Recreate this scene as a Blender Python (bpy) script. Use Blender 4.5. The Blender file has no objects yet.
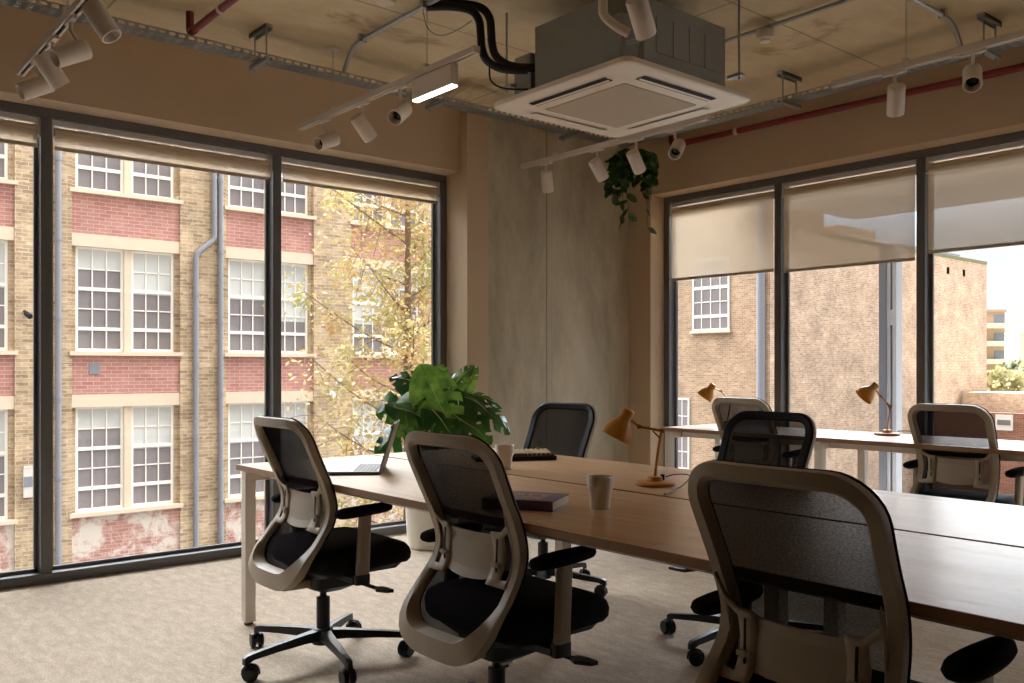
import bpy, math, random
from mathutils import Vector, Matrix
PI = math.pi
SC = bpy.context.scene
COL = SC.collection
rnd = random.Random(7)

# ------------------------------------------------------------------ materials
def new_mat(name):
    m = bpy.data.materials.new(name); m.use_nodes = True
    nt = m.node_tree; nt.nodes.clear()
    return m, nt
def N(nt, t, **kw):
    n = nt.nodes.new(t)
    for k, v in kw.items():
        if k in n.inputs.keys(): n.inputs[k].default_value = v
        else: setattr(n, k, v)
    return n
def L(nt, a, b): nt.links.new(a, b)
def lin(c):
    f = lambda v: v/12.92 if v <= .04045 else ((v+.055)/1.055)**2.4
    return (f(c[0]/255), f(c[1]/255), f(c[2]/255), 1)

def plain(name, rgb, rough=.5, metal=0., noise=0., nscale=20., bump=0., spec=.5):
    m, nt = new_mat(name)
    o = N(nt, 'ShaderNodeOutputMaterial'); p = N(nt, 'ShaderNodeBsdfPrincipled')
    L(nt, p.outputs[0], o.inputs[0])
    p.inputs['Base Color'].default_value = lin(rgb); p.inputs['Roughness'].default_value = rough
    p.inputs['Metallic'].default_value = metal; p.inputs['Specular IOR Level'].default_value = spec
    if noise or bump:
        tc = N(nt, 'ShaderNodeTexCoord'); nz = N(nt, 'ShaderNodeTexNoise', Scale=nscale, Detail=5.)
        L(nt, tc.outputs['Object'], nz.inputs['Vector'])
        if noise:
            mx = N(nt, 'ShaderNodeMix', data_type='RGBA')
            c = lin(rgb); mx.inputs[6].default_value = tuple(max(0, v*(1-noise)) for v in c[:3])+(1,)
            mx.inputs[7].default_value = tuple(min(1, v*(1+noise)) for v in c[:3])+(1,)
            L(nt, nz.outputs[0], mx.inputs[0]); L(nt, mx.outputs[2], p.inputs['Base Color'])
        if bump:
            b = N(nt, 'ShaderNodeBump', Strength=bump, Distance=.01)
            L(nt, nz.outputs[0], b.inputs['Height']); L(nt, b.outputs[0], p.inputs['Normal'])
    return m

def ramp(nt, stops):
    r = N(nt, 'ShaderNodeValToRGB'); e = r.color_ramp.elements
    while len(e) < len(stops): e.new(.5)
    for i, (p, c) in enumerate(stops): e[i].position = p; e[i].color = c if len(c) == 4 else tuple(c)+(1,)
    return r

def concrete(name, c0, c1, c2, seams=False, rough=.8, axes='xy', stain=None):
    m, nt = new_mat(name)
    o = N(nt, 'ShaderNodeOutputMaterial'); p = N(nt, 'ShaderNodeBsdfPrincipled', Roughness=rough)
    L(nt, p.outputs[0], o.inputs[0])
    g = N(nt, 'ShaderNodeNewGeometry')
    n1 = N(nt, 'ShaderNodeTexNoise', Scale=1.3, Detail=8., Roughness=.65, Distortion=.6)
    n2 = N(nt, 'ShaderNodeTexNoise', Scale=9., Detail=6., Roughness=.6)
    mp = N(nt, 'ShaderNodeMapping')
    mp.inputs['Scale'].default_value = (1, 1, .35) if axes != 'xy' else (1, .45, 1)
    L(nt, g.outputs['Position'], mp.inputs[0]); L(nt, mp.outputs[0], n1.inputs['Vector']); L(nt, mp.outputs[0], n2.inputs['Vector'])
    ad = N(nt, 'ShaderNodeMath', operation='MULTIPLY_ADD'); ad.inputs[1].default_value = .35
    L(nt, n2.outputs[0], ad.inputs[0]); L(nt, n1.outputs[0], ad.inputs[2])
    r = ramp(nt, [(.40, lin(c0)), (.66, lin(c1)), (.92, lin(c2))])
    L(nt, ad.outputs[0], r.inputs[0])
    out = r.outputs[0]
    if stain:
        n3 = N(nt, 'ShaderNodeTexNoise', Scale=.9, Detail=9., Roughness=.72, Distortion=1.5)
        L(nt, g.outputs['Position'], n3.inputs['Vector'])
        r3 = ramp(nt, [(.58, (0, 0, 0)), (.72, (1, 1, 1))]); L(nt, n3.outputs[0], r3.inputs[0])
        mx = N(nt, 'ShaderNodeMix', data_type='RGBA'); L(nt, r3.outputs[0], mx.inputs[0])
        L(nt, out, mx.inputs[6]); mx.inputs[7].default_value = lin(stain); out = mx.outputs[2]
    if seams:
        sp = N(nt, 'ShaderNodeSeparateXYZ'); L(nt, g.outputs['Position'], sp.inputs[0])
        sums = []
        for ax, per, off in seams:
            a = N(nt, 'ShaderNodeMath', operation='ADD'); a.inputs[1].default_value = off
            L(nt, sp.outputs[ax], a.inputs[0])
            w = N(nt, 'ShaderNodeMath', operation='PINGPONG'); w.inputs[1].default_value = per/2
            L(nt, a.outputs[0], w.inputs[0])
            lt = N(nt, 'ShaderNodeMath', operation='LESS_THAN'); lt.inputs[1].default_value = .006
            L(nt, w.outputs[0], lt.inputs[0]); sums.append(lt)
        mxn = sums[0]
        for s in sums[1:]:
            q = N(nt, 'ShaderNodeMath', operation='MAXIMUM'); L(nt, mxn.outputs[0], q.inputs[0]); L(nt, s.outputs[0], q.inputs[1]); mxn = q
        k = N(nt, 'ShaderNodeMath', operation='MULTIPLY'); k.inputs[1].default_value = .55; L(nt, mxn.outputs[0], k.inputs[0])
        mx = N(nt, 'ShaderNodeMix', data_type='RGBA'); L(nt, k.outputs[0], mx.inputs[0])
        L(nt, out, mx.inputs[6]); mx.inputs[7].default_value = lin([v*.5 for v in c0]); out = mx.outputs[2]
    L(nt, out, p.inputs['Base Color'])
    b = N(nt, 'ShaderNodeBump', Strength=.25, Distance=.01); L(nt, n2.outputs[0], b.inputs['Height']); L(nt, b.outputs[0], p.inputs['Normal'])
    return m

def brick(name, c1, c2, mortar, pale=None, course=.075, length=.225, patch=None, patch_lo=.5, patch_hi=.62, grime=.35):
    m, nt = new_mat(name)
    o = N(nt, 'ShaderNodeOutputMaterial'); p = N(nt, 'ShaderNodeBsdfPrincipled', Roughness=.9)
    p.inputs['Specular IOR Level'].default_value = .15
    L(nt, p.outputs[0], o.inputs[0])
    g = N(nt, 'ShaderNodeNewGeometry'); sp = N(nt, 'ShaderNodeSeparateXYZ'); L(nt, g.outputs['Position'], sp.inputs[0])
    a = N(nt, 'ShaderNodeMath', operation='ADD'); L(nt, sp.outputs[0], a.inputs[0]); L(nt, sp.outputs[1], a.inputs[1])
    cb = N(nt, 'ShaderNodeCombineXYZ'); L(nt, a.outputs[0], cb.inputs[0]); L(nt, sp.outputs[2], cb.inputs[1])
    bt = N(nt, 'ShaderNodeTexBrick'); L(nt, cb.outputs[0], bt.inputs['Vector'])
    bt.inputs['Scale'].default_value = 1; bt.inputs['Brick Width'].default_value = length; bt.inputs['Row Height'].default_value = course
    bt.inputs['Mortar Size'].default_value = .007; bt.inputs['Mortar Smooth'].default_value = .3; bt.inputs['Bias'].default_value = 0.
    bt.inputs['Color1'].default_value = lin(c1); bt.inputs['Color2'].default_value = lin(c2); bt.inputs['Mortar'].default_value = lin(mortar)
    out = bt.outputs[0]
    nz = N(nt, 'ShaderNodeTexNoise', Scale=1.1, Detail=7., Roughness=.7); L(nt, g.outputs['Position'], nz.inputs['Vector'])
    if pale:                                     # pale bricks scattered through the wall
        mp = N(nt, 'ShaderNodeMapping'); mp.inputs['Scale'].default_value = (1/length*.9, 1/course*.9, 1); L(nt, cb.outputs[0], mp.inputs[0])
        wn = N(nt, 'ShaderNodeTexNoise', Scale=1., Detail=2., Roughness=.8); L(nt, mp.outputs[0], wn.inputs['Vector'])
        r = ramp(nt, [(.52, (0, 0, 0)), (.66, (1, 1, 1))]); L(nt, wn.outputs[0], r.inputs[0])
        mx = N(nt, 'ShaderNodeMix', data_type='RGBA'); L(nt, r.outputs[0], mx.inputs[0]); L(nt, out, mx.inputs[6]); mx.inputs[7].default_value = lin(pale); out = mx.outputs[2]
    mx = N(nt, 'ShaderNodeMix', data_type='RGBA', blend_type='MULTIPLY'); mx.inputs[0].default_value = grime
    r = ramp(nt, [(.3, (.45, .42, .4)), (.65, (1.1, 1.08, 1.05))]); L(nt, nz.outputs[0], r.inputs[0])
    L(nt, out, mx.inputs[6]); L(nt, r.outputs[0], mx.inputs[7]); out = mx.outputs[2]
    if patch:                                    # flaking render left on the brick
        n4 = N(nt, 'ShaderNodeTexNoise', Scale=1.6, Detail=9., Roughness=.7, Distortion=.4); L(nt, g.outputs['Position'], n4.inputs['Vector'])
        r4 = ramp(nt, [(patch_lo, (0, 0, 0)), (patch_hi, (1, 1, 1))]); L(nt, n4.outputs[0], r4.inputs[0])
        mx = N(nt, 'ShaderNodeMix', data_type='RGBA'); L(nt, r4.outputs[0], mx.inputs[0]); L(nt, out, mx.inputs[6]); mx.inputs[7].default_value = lin(patch); out = mx.outputs[2]
    L(nt, out, p.inputs['Base Color'])
    return m

def wood(name, c0, c1, c2):
    m, nt = new_mat(name)
    o = N(nt, 'ShaderNodeOutputMaterial'); p = N(nt, 'ShaderNodeBsdfPrincipled', Roughness=.42)
    L(nt, p.outputs[0], o.inputs[0])
    g = N(nt, 'ShaderNodeNewGeometry'); mp = N(nt, 'ShaderNodeMapping'); mp.inputs['Scale'].default_value = (1.2, 26, 26)
    L(nt, g.outputs['Position'], mp.inputs[0])
    nz = N(nt, 'ShaderNodeTexNoise', Scale=1.6, Detail=7., Roughness=.6, Distortion=.5); L(nt, mp.outputs[0], nz.inputs['Vector'])
    r = ramp(nt, [(.3, lin(c0)), (.5, lin(c1)), (.72, lin(c2))]); L(nt, nz.outputs[0], r.inputs[0]); L(nt, r.outputs[0], p.inputs['Base Color'])
    rr = N(nt, 'ShaderNodeMapRange'); rr.inputs[3].default_value = .24; rr.inputs[4].default_value = .36; p.inputs['Specular IOR Level'].default_value = .6
    L(nt, nz.outputs[0], rr.inputs[0]); L(nt, rr.outputs[0], p.inputs['Roughness'])
    b = N(nt, 'ShaderNodeBump', Strength=.03, Distance=.002); L(nt, nz.outputs[0], b.inputs['Height']); L(nt, b.outputs[0], p.inputs['Normal'])
    return m

def carpet():
    m, nt = new_mat('carpet_weave')
    o = N(nt, 'ShaderNodeOutputMaterial'); p = N(nt, 'ShaderNodeBsdfPrincipled', Roughness=1.)
    p.inputs['Specular IOR Level'].default_value = .05
    L(nt, p.outputs[0], o.inputs[0])
    g = N(nt, 'ShaderNodeNewGeometry')
    mp = N(nt, 'ShaderNodeMapping'); mp.inputs['Scale'].default_value = (60, 150, 1); mp.inputs['Rotation'].default_value = (0, 0, 0)
    L(nt, g.outputs['Position'], mp.inputs[0])
    n1 = N(nt, 'ShaderNodeTexNoise', Scale=1., Detail=3., Roughness=.7); L(nt, mp.outputs[0], n1.inputs['Vector'])
    mp2 = N(nt, 'ShaderNodeMapping'); mp2.inputs['Scale'].default_value = (9, 22, 1); L(nt, g.outputs['Position'], mp2.inputs[0])
    n2 = N(nt, 'ShaderNodeTexNoise', Scale=1., Detail=6., Roughness=.75); L(nt, mp2.outputs[0], n2.inputs['Vector'])
    ad = N(nt, 'ShaderNodeMath', operation='ADD'); L(nt, n1.outputs[0], ad.inputs[0]); L(nt, n2.outputs[0], ad.inputs[1])
    r = ramp(nt, [(.32, lin((150, 134, 116))), (.5, lin((178, 162, 144))), (.68, lin((206, 192, 174)))])
    h = N(nt, 'ShaderNodeMath', operation='MULTIPLY'); h.inputs[1].default_value = .5; L(nt, ad.outputs[0], h.inputs[0])
    L(nt, h.outputs[0], r.inputs[0]); L(nt, r.outputs[0], p.inputs['Base Color'])
    b = N(nt, 'ShaderNodeBump', Strength=.5, Distance=.006); L(nt, n1.outputs[0], b.inputs['Height']); L(nt, b.outputs[0], p.inputs['Normal'])
    return m

def see_through(name, rgb, alpha, trans=0., rough=.6, weave=0.):
    m, nt = new_mat(name)
    o = N(nt, 'ShaderNodeOutputMaterial'); t = N(nt, 'ShaderNodeBsdfTransparent')
    d = N(nt, 'ShaderNodeBsdfDiffuse', Color=lin(rgb)); s = d
    if trans:
        tl = N(nt, 'ShaderNodeBsdfTranslucent', Color=lin(rgb)); mx0 = N(nt, 'ShaderNodeMixShader'); mx0.inputs[0].default_value = trans
        L(nt, d.outputs[0], mx0.inputs[1]); L(nt, tl.outputs[0], mx0.inputs[2]); s = mx0
    mx = N(nt, 'ShaderNodeMixShader'); mx.inputs[0].default_value = 1-alpha
    L(nt, t.outputs[0], mx.inputs[1]); L(nt, s.outputs[0], mx.inputs[2]); L(nt, mx.outputs[0], o.inputs[0])
    if weave:
        tc = N(nt, 'ShaderNodeTexCoord'); mp = N(nt, 'ShaderNodeMapping'); mp.inputs['Scale'].default_value = (1, 0, 1); L(nt, tc.outputs['Object'], mp.inputs[0])
        w = N(nt, 'ShaderNodeTexNoise', Scale=260., Detail=1.); L(nt, mp.outputs[0], w.inputs['Vector'])
        mr = N(nt, 'ShaderNodeMapRange'); mr.inputs[3].default_value = 1-alpha-weave; mr.inputs[4].default_value = 1-alpha+weave
        L(nt, w.outputs[0], mr.inputs[0]); L(nt, mr.outputs[0], mx.inputs[0])
    return m

def glass_mat():
    m, nt = new_mat('window_glass')
    o = N(nt, 'ShaderNodeOutputMaterial'); t = N(nt, 'ShaderNodeBsdfTransparent', Color=(.97, .975, .97, 1))
    g = N(nt, 'ShaderNodeBsdfGlossy', Roughness=0.); fr = N(nt, 'ShaderNodeFresnel', IOR=1.35)
    mx = N(nt, 'ShaderNodeMixShader'); L(nt, fr.outputs[0], mx.inputs[0]); L(nt, t.outputs[0], mx.inputs[1]); L(nt, g.outputs[0], mx.inputs[2])
    L(nt, mx.outputs[0], o.inputs[0]); return m

def emit(name, rgb, s):
    m, nt = new_mat(name); o = N(nt, 'ShaderNodeOutputMaterial'); e = N(nt, 'ShaderNodeEmission', Color=lin(rgb), Strength=s)
    L(nt, e.outputs[0], o.inputs[0]); return m

def leaf_mat(name, rgb, rgb2, rough=.35, trans=.35, nscale=6):
    m, nt = new_mat(name)
    o = N(nt, 'ShaderNodeOutputMaterial'); p = N(nt, 'ShaderNodeBsdfPrincipled', Roughness=rough)
    tl = N(nt, 'ShaderNodeBsdfTranslucent'); mx = N(nt, 'ShaderNodeMixShader'); mx.inputs[0].default_value = trans
    tc = N(nt, 'ShaderNodeNewGeometry'); nz = N(nt, 'ShaderNodeTexNoise', Scale=float(nscale), Detail=3.); L(nt, tc.outputs['Position'], nz.inputs['Vector'])
    r = ramp(nt, [(.35, lin(rgb)), (.65, lin(rgb2))]); L(nt, nz.outputs[0], r.inputs[0])
    L(nt, r.outputs[0], p.inputs['Base Color']); L(nt, r.outputs[0], tl.inputs['Color'])
    L(nt, p.outputs[0], mx.inputs[1]); L(nt, tl.outputs[0], mx.inputs[2]); L(nt, mx.outputs[0], o.inputs[0]); return m

M = {}
M['paint'] = plain('taupe_wall_paint', (196, 170, 140), .85, noise=.03, nscale=3)
M['ceiling'] = concrete('ceiling_concrete', (182, 158, 120), (208, 186, 148), (224, 206, 172), seams=[(0, 1.22, .35), (1, 2.44, 1.05)], axes='xy', stain=(138, 104, 66))
M['concrete'] = concrete('fair_faced_concrete', (150, 136, 112), (192, 178, 154), (214, 202, 180), seams=[(1, 1.2, .12)], axes='z')
M['darkwall'] = plain('bounce_cutting_dark_wall', (62, 54, 47), .85, noise=.04, nscale=2)  # unseen walls set dark to cut light bounced onto the near chairs
M['carpet'] = carpet()
M['frame'] = plain('grey_window_frame', (98, 95, 93), .38, noise=.05)
M['glass'] = glass_mat()
M['blind'] = see_through('cream_roller_blind_fabric', (222, 204, 180), .40, .40)
M['blindbar'] = plain('blind_hem_bar', (186, 172, 150), .5)
M['headrail'] = plain('blind_headrail_aluminium', (205, 198, 192), .4)
M['wood'] = wood('oak_desk_laminate', (176, 134, 94), (200, 158, 116), (214, 178, 138))
M['woodedge'] = plain('oak_desk_edge', (150, 108, 70), .5, noise=.1, nscale=30)
M['white'] = plain('white_powder_coated_steel', (226, 216, 202), .45)
M['black'] = plain('black_moulded_plastic', (24, 23, 23), .45, spec=.4)
M['rim'] = plain('black_chair_rim', (22, 21, 21), .6, spec=.2)
M['fabric'] = plain('black_upholstery', (22, 21, 22), .95, noise=.25, nscale=300, bump=.2, spec=.15)
M['beige'] = plain('warm_grey_chair_plastic', (164, 147, 124), .5, noise=.03)
def chair_mesh():
    m, nt = new_mat('black_chair_mesh')
    o = N(nt, 'ShaderNodeOutputMaterial'); t = N(nt, 'ShaderNodeBsdfTransparent'); d = N(nt, 'ShaderNodeBsdfDiffuse', Color=lin((32, 29, 30)))
    lw_ = N(nt, 'ShaderNodeLayerWeight', Blend=.5); f = N(nt, 'ShaderNodeMath', operation='SUBTRACT'); f.inputs[0].default_value = 1; L(nt, lw_.outputs['Facing'], f.inputs[1])
    p = N(nt, 'ShaderNodeMath', operation='POWER'); p.inputs[1].default_value = 2.; L(nt, f.outputs[0], p.inputs[0])
    tc = N(nt, 'ShaderNodeTexCoord'); mp = N(nt, 'ShaderNodeMapping'); mp.inputs['Scale'].default_value = (160, 0, 420); L(nt, tc.outputs['Object'], mp.inputs[0])
    w = N(nt, 'ShaderNodeTexNoise', Scale=1., Detail=1.); L(nt, mp.outputs[0], w.inputs['Vector'])
    mr = N(nt, 'ShaderNodeMapRange'); mr.inputs[1].default_value = .3; mr.inputs[2].default_value = .7; mr.inputs[3].default_value = .10; mr.inputs[4].default_value = .28; L(nt, w.outputs[0], mr.inputs[0])
    k = N(nt, 'ShaderNodeMath', operation='MULTIPLY'); L(nt, p.outputs[0], k.inputs[0]); L(nt, mr.outputs[0], k.inputs[1])
    mx = N(nt, 'ShaderNodeMixShader'); L(nt, k.outputs[0], mx.inputs[0]); L(nt, d.outputs[0], mx.inputs[1]); L(nt, t.outputs[0], mx.inputs[2])
    L(nt, mx.outputs[0], o.inputs[0]); return m
M['mesh'] = chair_mesh()
M['chrome'] = plain('polished_steel', (190, 188, 186), .2, metal=1.)
M['galv'] = plain('galvanised_steel', (176, 176, 172), .42, metal=.75, noise=.12, nscale=40)
M['duct'] = plain('galvanised_casing', (150, 150, 144), .5, metal=.35, noise=.08, nscale=15)
M['spot'] = plain('white_spotlight_enamel', (214, 198, 182), .5)
M['acwhite'] = plain('white_air_conditioner_plastic', (222, 208, 190), .45)
M['acgrille'] = plain('air_conditioner_filter_mesh', (176, 158, 136), .7, noise=.1, nscale=200)
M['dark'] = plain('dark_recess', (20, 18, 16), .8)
M['red'] = plain('red_sprinkler_pipe_paint', (122, 30, 28), .45)
M['insul'] = plain('black_foam_insulation', (20, 19, 19), .55)
M['pvc'] = plain('white_pvc', (206, 190, 174), .45)
M['mustard'] = plain('mustard_enamel', (206, 140, 42), .38)
M['mustard_in'] = plain('lampshade_lining', (150, 120, 80), .6)
M['brass'] = plain('aged_brass', (176, 124, 48), .35, metal=.7)
M['ceramic'] = plain('white_glazed_ceramic', (222, 212, 198), .3)
M['alu'] = plain('grey_laptop_shell', (112, 109, 106), .5, metal=.2)
M['keys'] = plain('dark_laptop_keys', (52, 50, 50), .6)
M['screen'] = plain('dark_laptop_screen', (14, 14, 16), .15)
M['cream'] = plain('cream_keycaps', (214, 190, 150), .5)
M['darkkeys'] = plain('brown_keycaps', (88, 62, 50), .5)
M['redkey'] = plain('red_keycap', (150, 30, 30), .4)
M['paper'] = plain('book_pages', (226, 214, 196), .9, noise=.06, nscale=90)
M['purple'] = plain('purple_book_cover', (108, 86, 118), .45)
M['gold'] = plain('gold_cover_print', (186, 160, 92), .45)
M['pink'] = plain('pink_cover_print', (158, 98, 106), .5)
M['pot'] = plain('white_fibre_plant_pot', (226, 220, 206), .6, noise=.03)
M['soil'] = plain('potting_soil', (52, 40, 30), .95, noise=.3, nscale=60)
M['leaf'] = leaf_mat('monstera_leaf', (32, 68, 26), (64, 106, 38), .24, .32)
M['leaflight'] = leaf_mat('young_monstera_leaf', (62, 100, 34), (118, 146, 56), .32, .34, 14)
M['pothos'] = leaf_mat('pothos_leaf', (34, 62, 24), (70, 104, 40), .35, .3, 12)
M['rib'] = plain('pale_leaf_rib', (150, 170, 96), .5)
M['stem'] = plain('green_stem', (70, 84, 40), .6)
M['stembrown'] = plain('brown_stem', (70, 54, 36), .8)
M['yellowbrick'] = brick('yellow_stock_brick', (198, 170, 136), (160, 132, 106), (204, 188, 164), pale=(208, 186, 152), grime=.75)
M['redbrick'] = brick('red_spandrel_brick', (188, 136, 122), (172, 116, 106), (198, 168, 154), grime=.4)
M['peelbrick'] = brick('red_brick_with_flaking_render', (188, 138, 124), (172, 120, 108), (198, 168, 154), grime=.4, patch=(210, 196, 180), patch_lo=.44, patch_hi=.54)
M['palebrick'] = brick('pale_gable_brick', (188, 158, 132), (162, 132, 110), (202, 184, 164), pale=(206, 182, 154), grime=.65)
M['wingbrick'] = brick('brown_wing_brick', (180, 148, 120), (150, 120, 98), (196, 176, 152), pale=(196, 168, 136), grime=.5)
M['outbrick'] = brick('brown_outbuilding_brick', (160, 108, 84), (132, 86, 68), (176, 146, 124), grime=.4)
M['stone'] = plain('cream_painted_stone', (208, 186, 160), .8, noise=.08, nscale=4)
M['sash'] = plain('white_sash_paint', (236, 228, 216), .5)
M['pane'] = plain('old_window_pane', (128, 118, 116), .12, noise=.25, nscale=1.1)
M['innerblind'] = plain('pale_inner_blind', (196, 192, 184), .4)
M['leadpipe'] = plain('grey_drainpipe_paint', (128, 126, 130), .5, noise=.08)
M['asphalt'] = plain('asphalt', (84, 82, 80), .95, noise=.12, nscale=3)
M['grass'] = plain('grass', (112, 112, 84), .95, noise=.25, nscale=.8)
M['bark'] = plain('grey_brown_bark', (120, 96, 74), .9, noise=.2, nscale=30)
M['amber'] = leaf_mat('amber_autumn_foliage', (176, 140, 90), (152, 146, 88), .7, .3, 1.6)
M['spring'] = leaf_mat('distant_tree_foliage', (138, 132, 86), (160, 142, 100), .8, .3, .3)
M['bush'] = leaf_mat('dark_shrub_foliage', (92, 96, 66), (120, 116, 78), .8, .2, .4)
M['apartment'] = plain('brown_apartment_brick', (176, 146, 126), .9, noise=.06, nscale=1)
M['aptpale'] = plain('pale_apartment_render', (222, 206, 190), .9)
M['aptglass'] = plain('apartment_glazing', (120, 124, 132), .2)
M['carwhite'] = plain('white_car_paint', (232, 232, 232), .25)
M['render'] = plain('pale_render', (206, 196, 184), .9)
M['greypost'] = plain('grey_steel_post', (120, 122, 130), .4, metal=.2)
M['palepost'] = plain('pale_steel_post', (180, 180, 184), .45)
M['led'] = emit('lit_diffuser', (255, 240, 222), 5.)
M['lens'] = plain('spotlight_lens', (26, 24, 22), .15)
M['opal'] = plain('opal_globe', (244, 242, 236), .3)

# ------------------------------------------------------------------ mesh builder
class MB:
    def __init__(s): s.v = []; s.f = []
    def add(s, vs, fs):
        o = len(s.v); s.v += [tuple(p) for p in vs]; s.f += [tuple(i+o for i in q) for q in fs]; return s
    def box(s, x0, x1, y0, y1, z0, z1):
        vs = [(x, y, z) for z in (z0, z1) for y in (y0, y1) for x in (x0, x1)]
        return s.add(vs, [(0, 2, 3, 1), (4, 5, 7, 6), (0, 1, 5, 4), (2, 6, 7, 3), (0, 4, 6, 2), (1, 3, 7, 5)])
    def obox(s, c, ax, ay, az, hx, hy, hz):
        c, ax, ay, az = Vector(c), Vector(ax).normalized()*hx, Vector(ay).normalized()*hy, Vector(az).normalized()*hz
        vs = [c+ax*i+ay*j+az*k for k in (-1, 1) for j in (-1, 1) for i in (-1, 1)]
        return s.add(vs, [(0, 2, 3, 1), (4, 5, 7, 6), (0, 1, 5, 4), (2, 6, 7, 3), (0, 4, 6, 2), (1, 3, 7, 5)])
    def bar(s, a, b, w, h, up=(0, 0, 1)):
        a, b = Vector(a), Vector(b); d = (b-a); az = Vector(up)
        if abs(d.normalized().dot(az)) > .99: az = Vector((1, 0, 0))
        ay = d.cross(az); az = ay.cross(d)
        return s.obox((a+b)/2, d, ay, az, d.length/2, w/2, h/2)
    def loft(s, rings, cap0=True, cap1=True, close=True):
        o = len(s.v); n = len(rings[0])
        for r in rings: s.v += [tuple(p) for p in r]
        for i in range(len(rings)-1):
            for j in range(n if close else n-1):
                k = (j+1) % n
                s.f.append((o+i*n+j, o+i*n+k, o+(i+1)*n+k, o+(i+1)*n+j))
        if cap0: s.f.append(tuple(o+j for j in reversed(range(n))))
        if cap1: s.f.append(tuple(o+(len(rings)-1)*n+j for j in range(n)))
        return s
    def tube(s, pts, r, n=8, caps=True):
        pts = [Vector(p) for p in pts]; rs = r if isinstance(r, (list, tuple)) else [r]*len(pts)
        t0 = (pts[1]-pts[0]).normalized(); ref = Vector((0, 0, 1)) if abs(t0.z) < .9 else Vector((1, 0, 0))
        u = t0.cross(ref).normalized(); rings = []
        for i, p in enumerate(pts):
            a = pts[max(0, i-1)]; b = pts[min(len(pts)-1, i+1)]; t = (b-a).normalized()
            u = (u-t*u.dot(t)).normalized(); w = t.cross(u)
            rings.append([p+(u*math.cos(2*PI*k/n)+w*math.sin(2*PI*k/n))*rs[i] for k in range(n)])
        return s.loft(rings, caps, caps)
    def lathe(s, prof, n=24, c=(0, 0, 0), axis=None, cap0=True, cap1=True):
        c = Vector(c)
        if axis is None: X, Y, Z = Vector((1, 0, 0)), Vector((0, 1, 0)), Vector((0, 0, 1))
        else:
            Z = Vector(axis).normalized(); ref = Vector((0, 0, 1)) if abs(Z.z) < .9 else Vector((1, 0, 0)); X = ref.cross(Z).normalized(); Y = Z.cross(X)
        rings = [[c+Z*z+(X*math.cos(2*PI*k/n)+Y*math.sin(2*PI*k/n))*max(r, 1e-4) for k in range(n)] for r, z in prof]
        return s.loft(rings, cap0, cap1)
    def prism(s, poly, z0, z1):
        return s.loft([[(x, y, z0) for x, y in poly], [(x, y, z1) for x, y in poly]])
    def build(s, name, m, parent=None, smooth=None, bevel=0, loc=None, seg=2):
        me = bpy.data.meshes.new(name); me.from_pydata(s.v, [], s.f); me.validate(); me.update()
        import bmesh
        bm = bmesh.new(); bm.from_mesh(me); bmesh.ops.recalc_face_normals(bm, faces=bm.faces); bm.to_mesh(me); bm.free()
        o = bpy.data.objects.new(name, me); COL.objects.link(o)
        me.materials.append(M[m] if isinstance(m, str) else m)
        if smooth:
            for p in me.polygons: p.use_smooth = True
            me.set_sharp_from_angle(angle=math.radians(smooth))
        if bevel:
            b = o.modifiers.new('bevel', 'BEVEL'); b.width = bevel; b.segments = seg; b.limit_method = 'ANGLE'; b.angle_limit = .6
        if parent: o.parent = parent
        if loc: o.location = loc
        return o

def tag(o, label, cat, group=None, kind=None):
    o['label'] = label; o['category'] = cat
    if group: o['group'] = group
    if kind: o['kind'] = kind
    return o
def thing(name, label, cat, loc=(0, 0, 0), rz=0, group=None):
    o = bpy.data.objects.new(name, None); COL.objects.link(o); o.empty_display_size = .1
    o.location = loc; o.rotation_euler = (0, 0, rz)
    return tag(o, label, cat, group)
def copy_tree(o, parent=None):
    c = o.copy(); COL.objects.link(c)
    if parent: c.parent = parent
    for ch in list(o.children): copy_tree(ch, c)
    return c
def struct(o, label=None):
    o['kind'] = 'structure'
    if label: o['label'] = label
    return o
def rrect(x0, x1, y0, y1, r, n=5):
    pts = []
    for cx, cy, a0 in ((x1-r, y1-r, 0), (x0+r, y1-r, PI/2), (x0+r, y0+r, PI), (x1-r, y0+r, 1.5*PI)):
        for k in range(n+1):
            a = a0+PI/2*k/n; pts.append((cx+r*math.cos(a), cy+r*math.sin(a)))
    return pts
def smooth_path(pts, n=6):
    pts = [Vector(p) for p in pts]; out = []
    for i in range(len(pts)-1):
        p0, p1, p2, p3 = pts[max(0, i-1)], pts[i], pts[i+1], pts[min(len(pts)-1, i+2)]
        for k in range(n):
            t = k/n
            out.append(.5*((2*p1)+(p2-p0)*t+(2*p0-5*p1+4*p2-p3)*t*t+(3*p1-p0-3*p2+p3)*t**3))
    out.append(pts[-1]); return out

# ------------------------------------------------------------------ the room
CZ = 3.06
XB, YB = -5.20, 5.62          # bulkhead faces
struct(MB().box(-5.7, 3.6, -3.2, 6.05, -.25, 0).build('floor', 'carpet'), 'beige grey carpet with a streaky weave')
struct(MB().box(-5.75, 3.6, -3.2, 6.1, CZ, CZ+.3).build('ceiling', 'ceiling'), 'bare board-marked concrete ceiling')
w = MB().box(-5.49, XB, -3.1, 3.9, 2.6, CZ)                       # bulkhead over the left window
w.box(-5.49, XB, -3.1, -.17, 0, 2.6)                               # unseen solid wall beside it, added to darken the near chairs
w.box(-5.49, -5.12, 3.89, 4.085, 0, CZ)                            # plaster nib
struct(w.build('wall_left', 'paint'), 'taupe bulkhead and plaster nib round the left window')
struct(MB().box(-5.49, -5.14, 4.085, 5.62, 0, CZ).build('wall_corner', 'concrete'), 'bare concrete corner wall')
w = MB().box(-4.9, 3.5, YB, 5.907, 2.6, CZ).box(-5.49, -4.9, YB, 5.907, 0, CZ)
struct(w.build('wall_right', 'paint'), 'taupe bulkhead and plaster nib round the right window')
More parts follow.
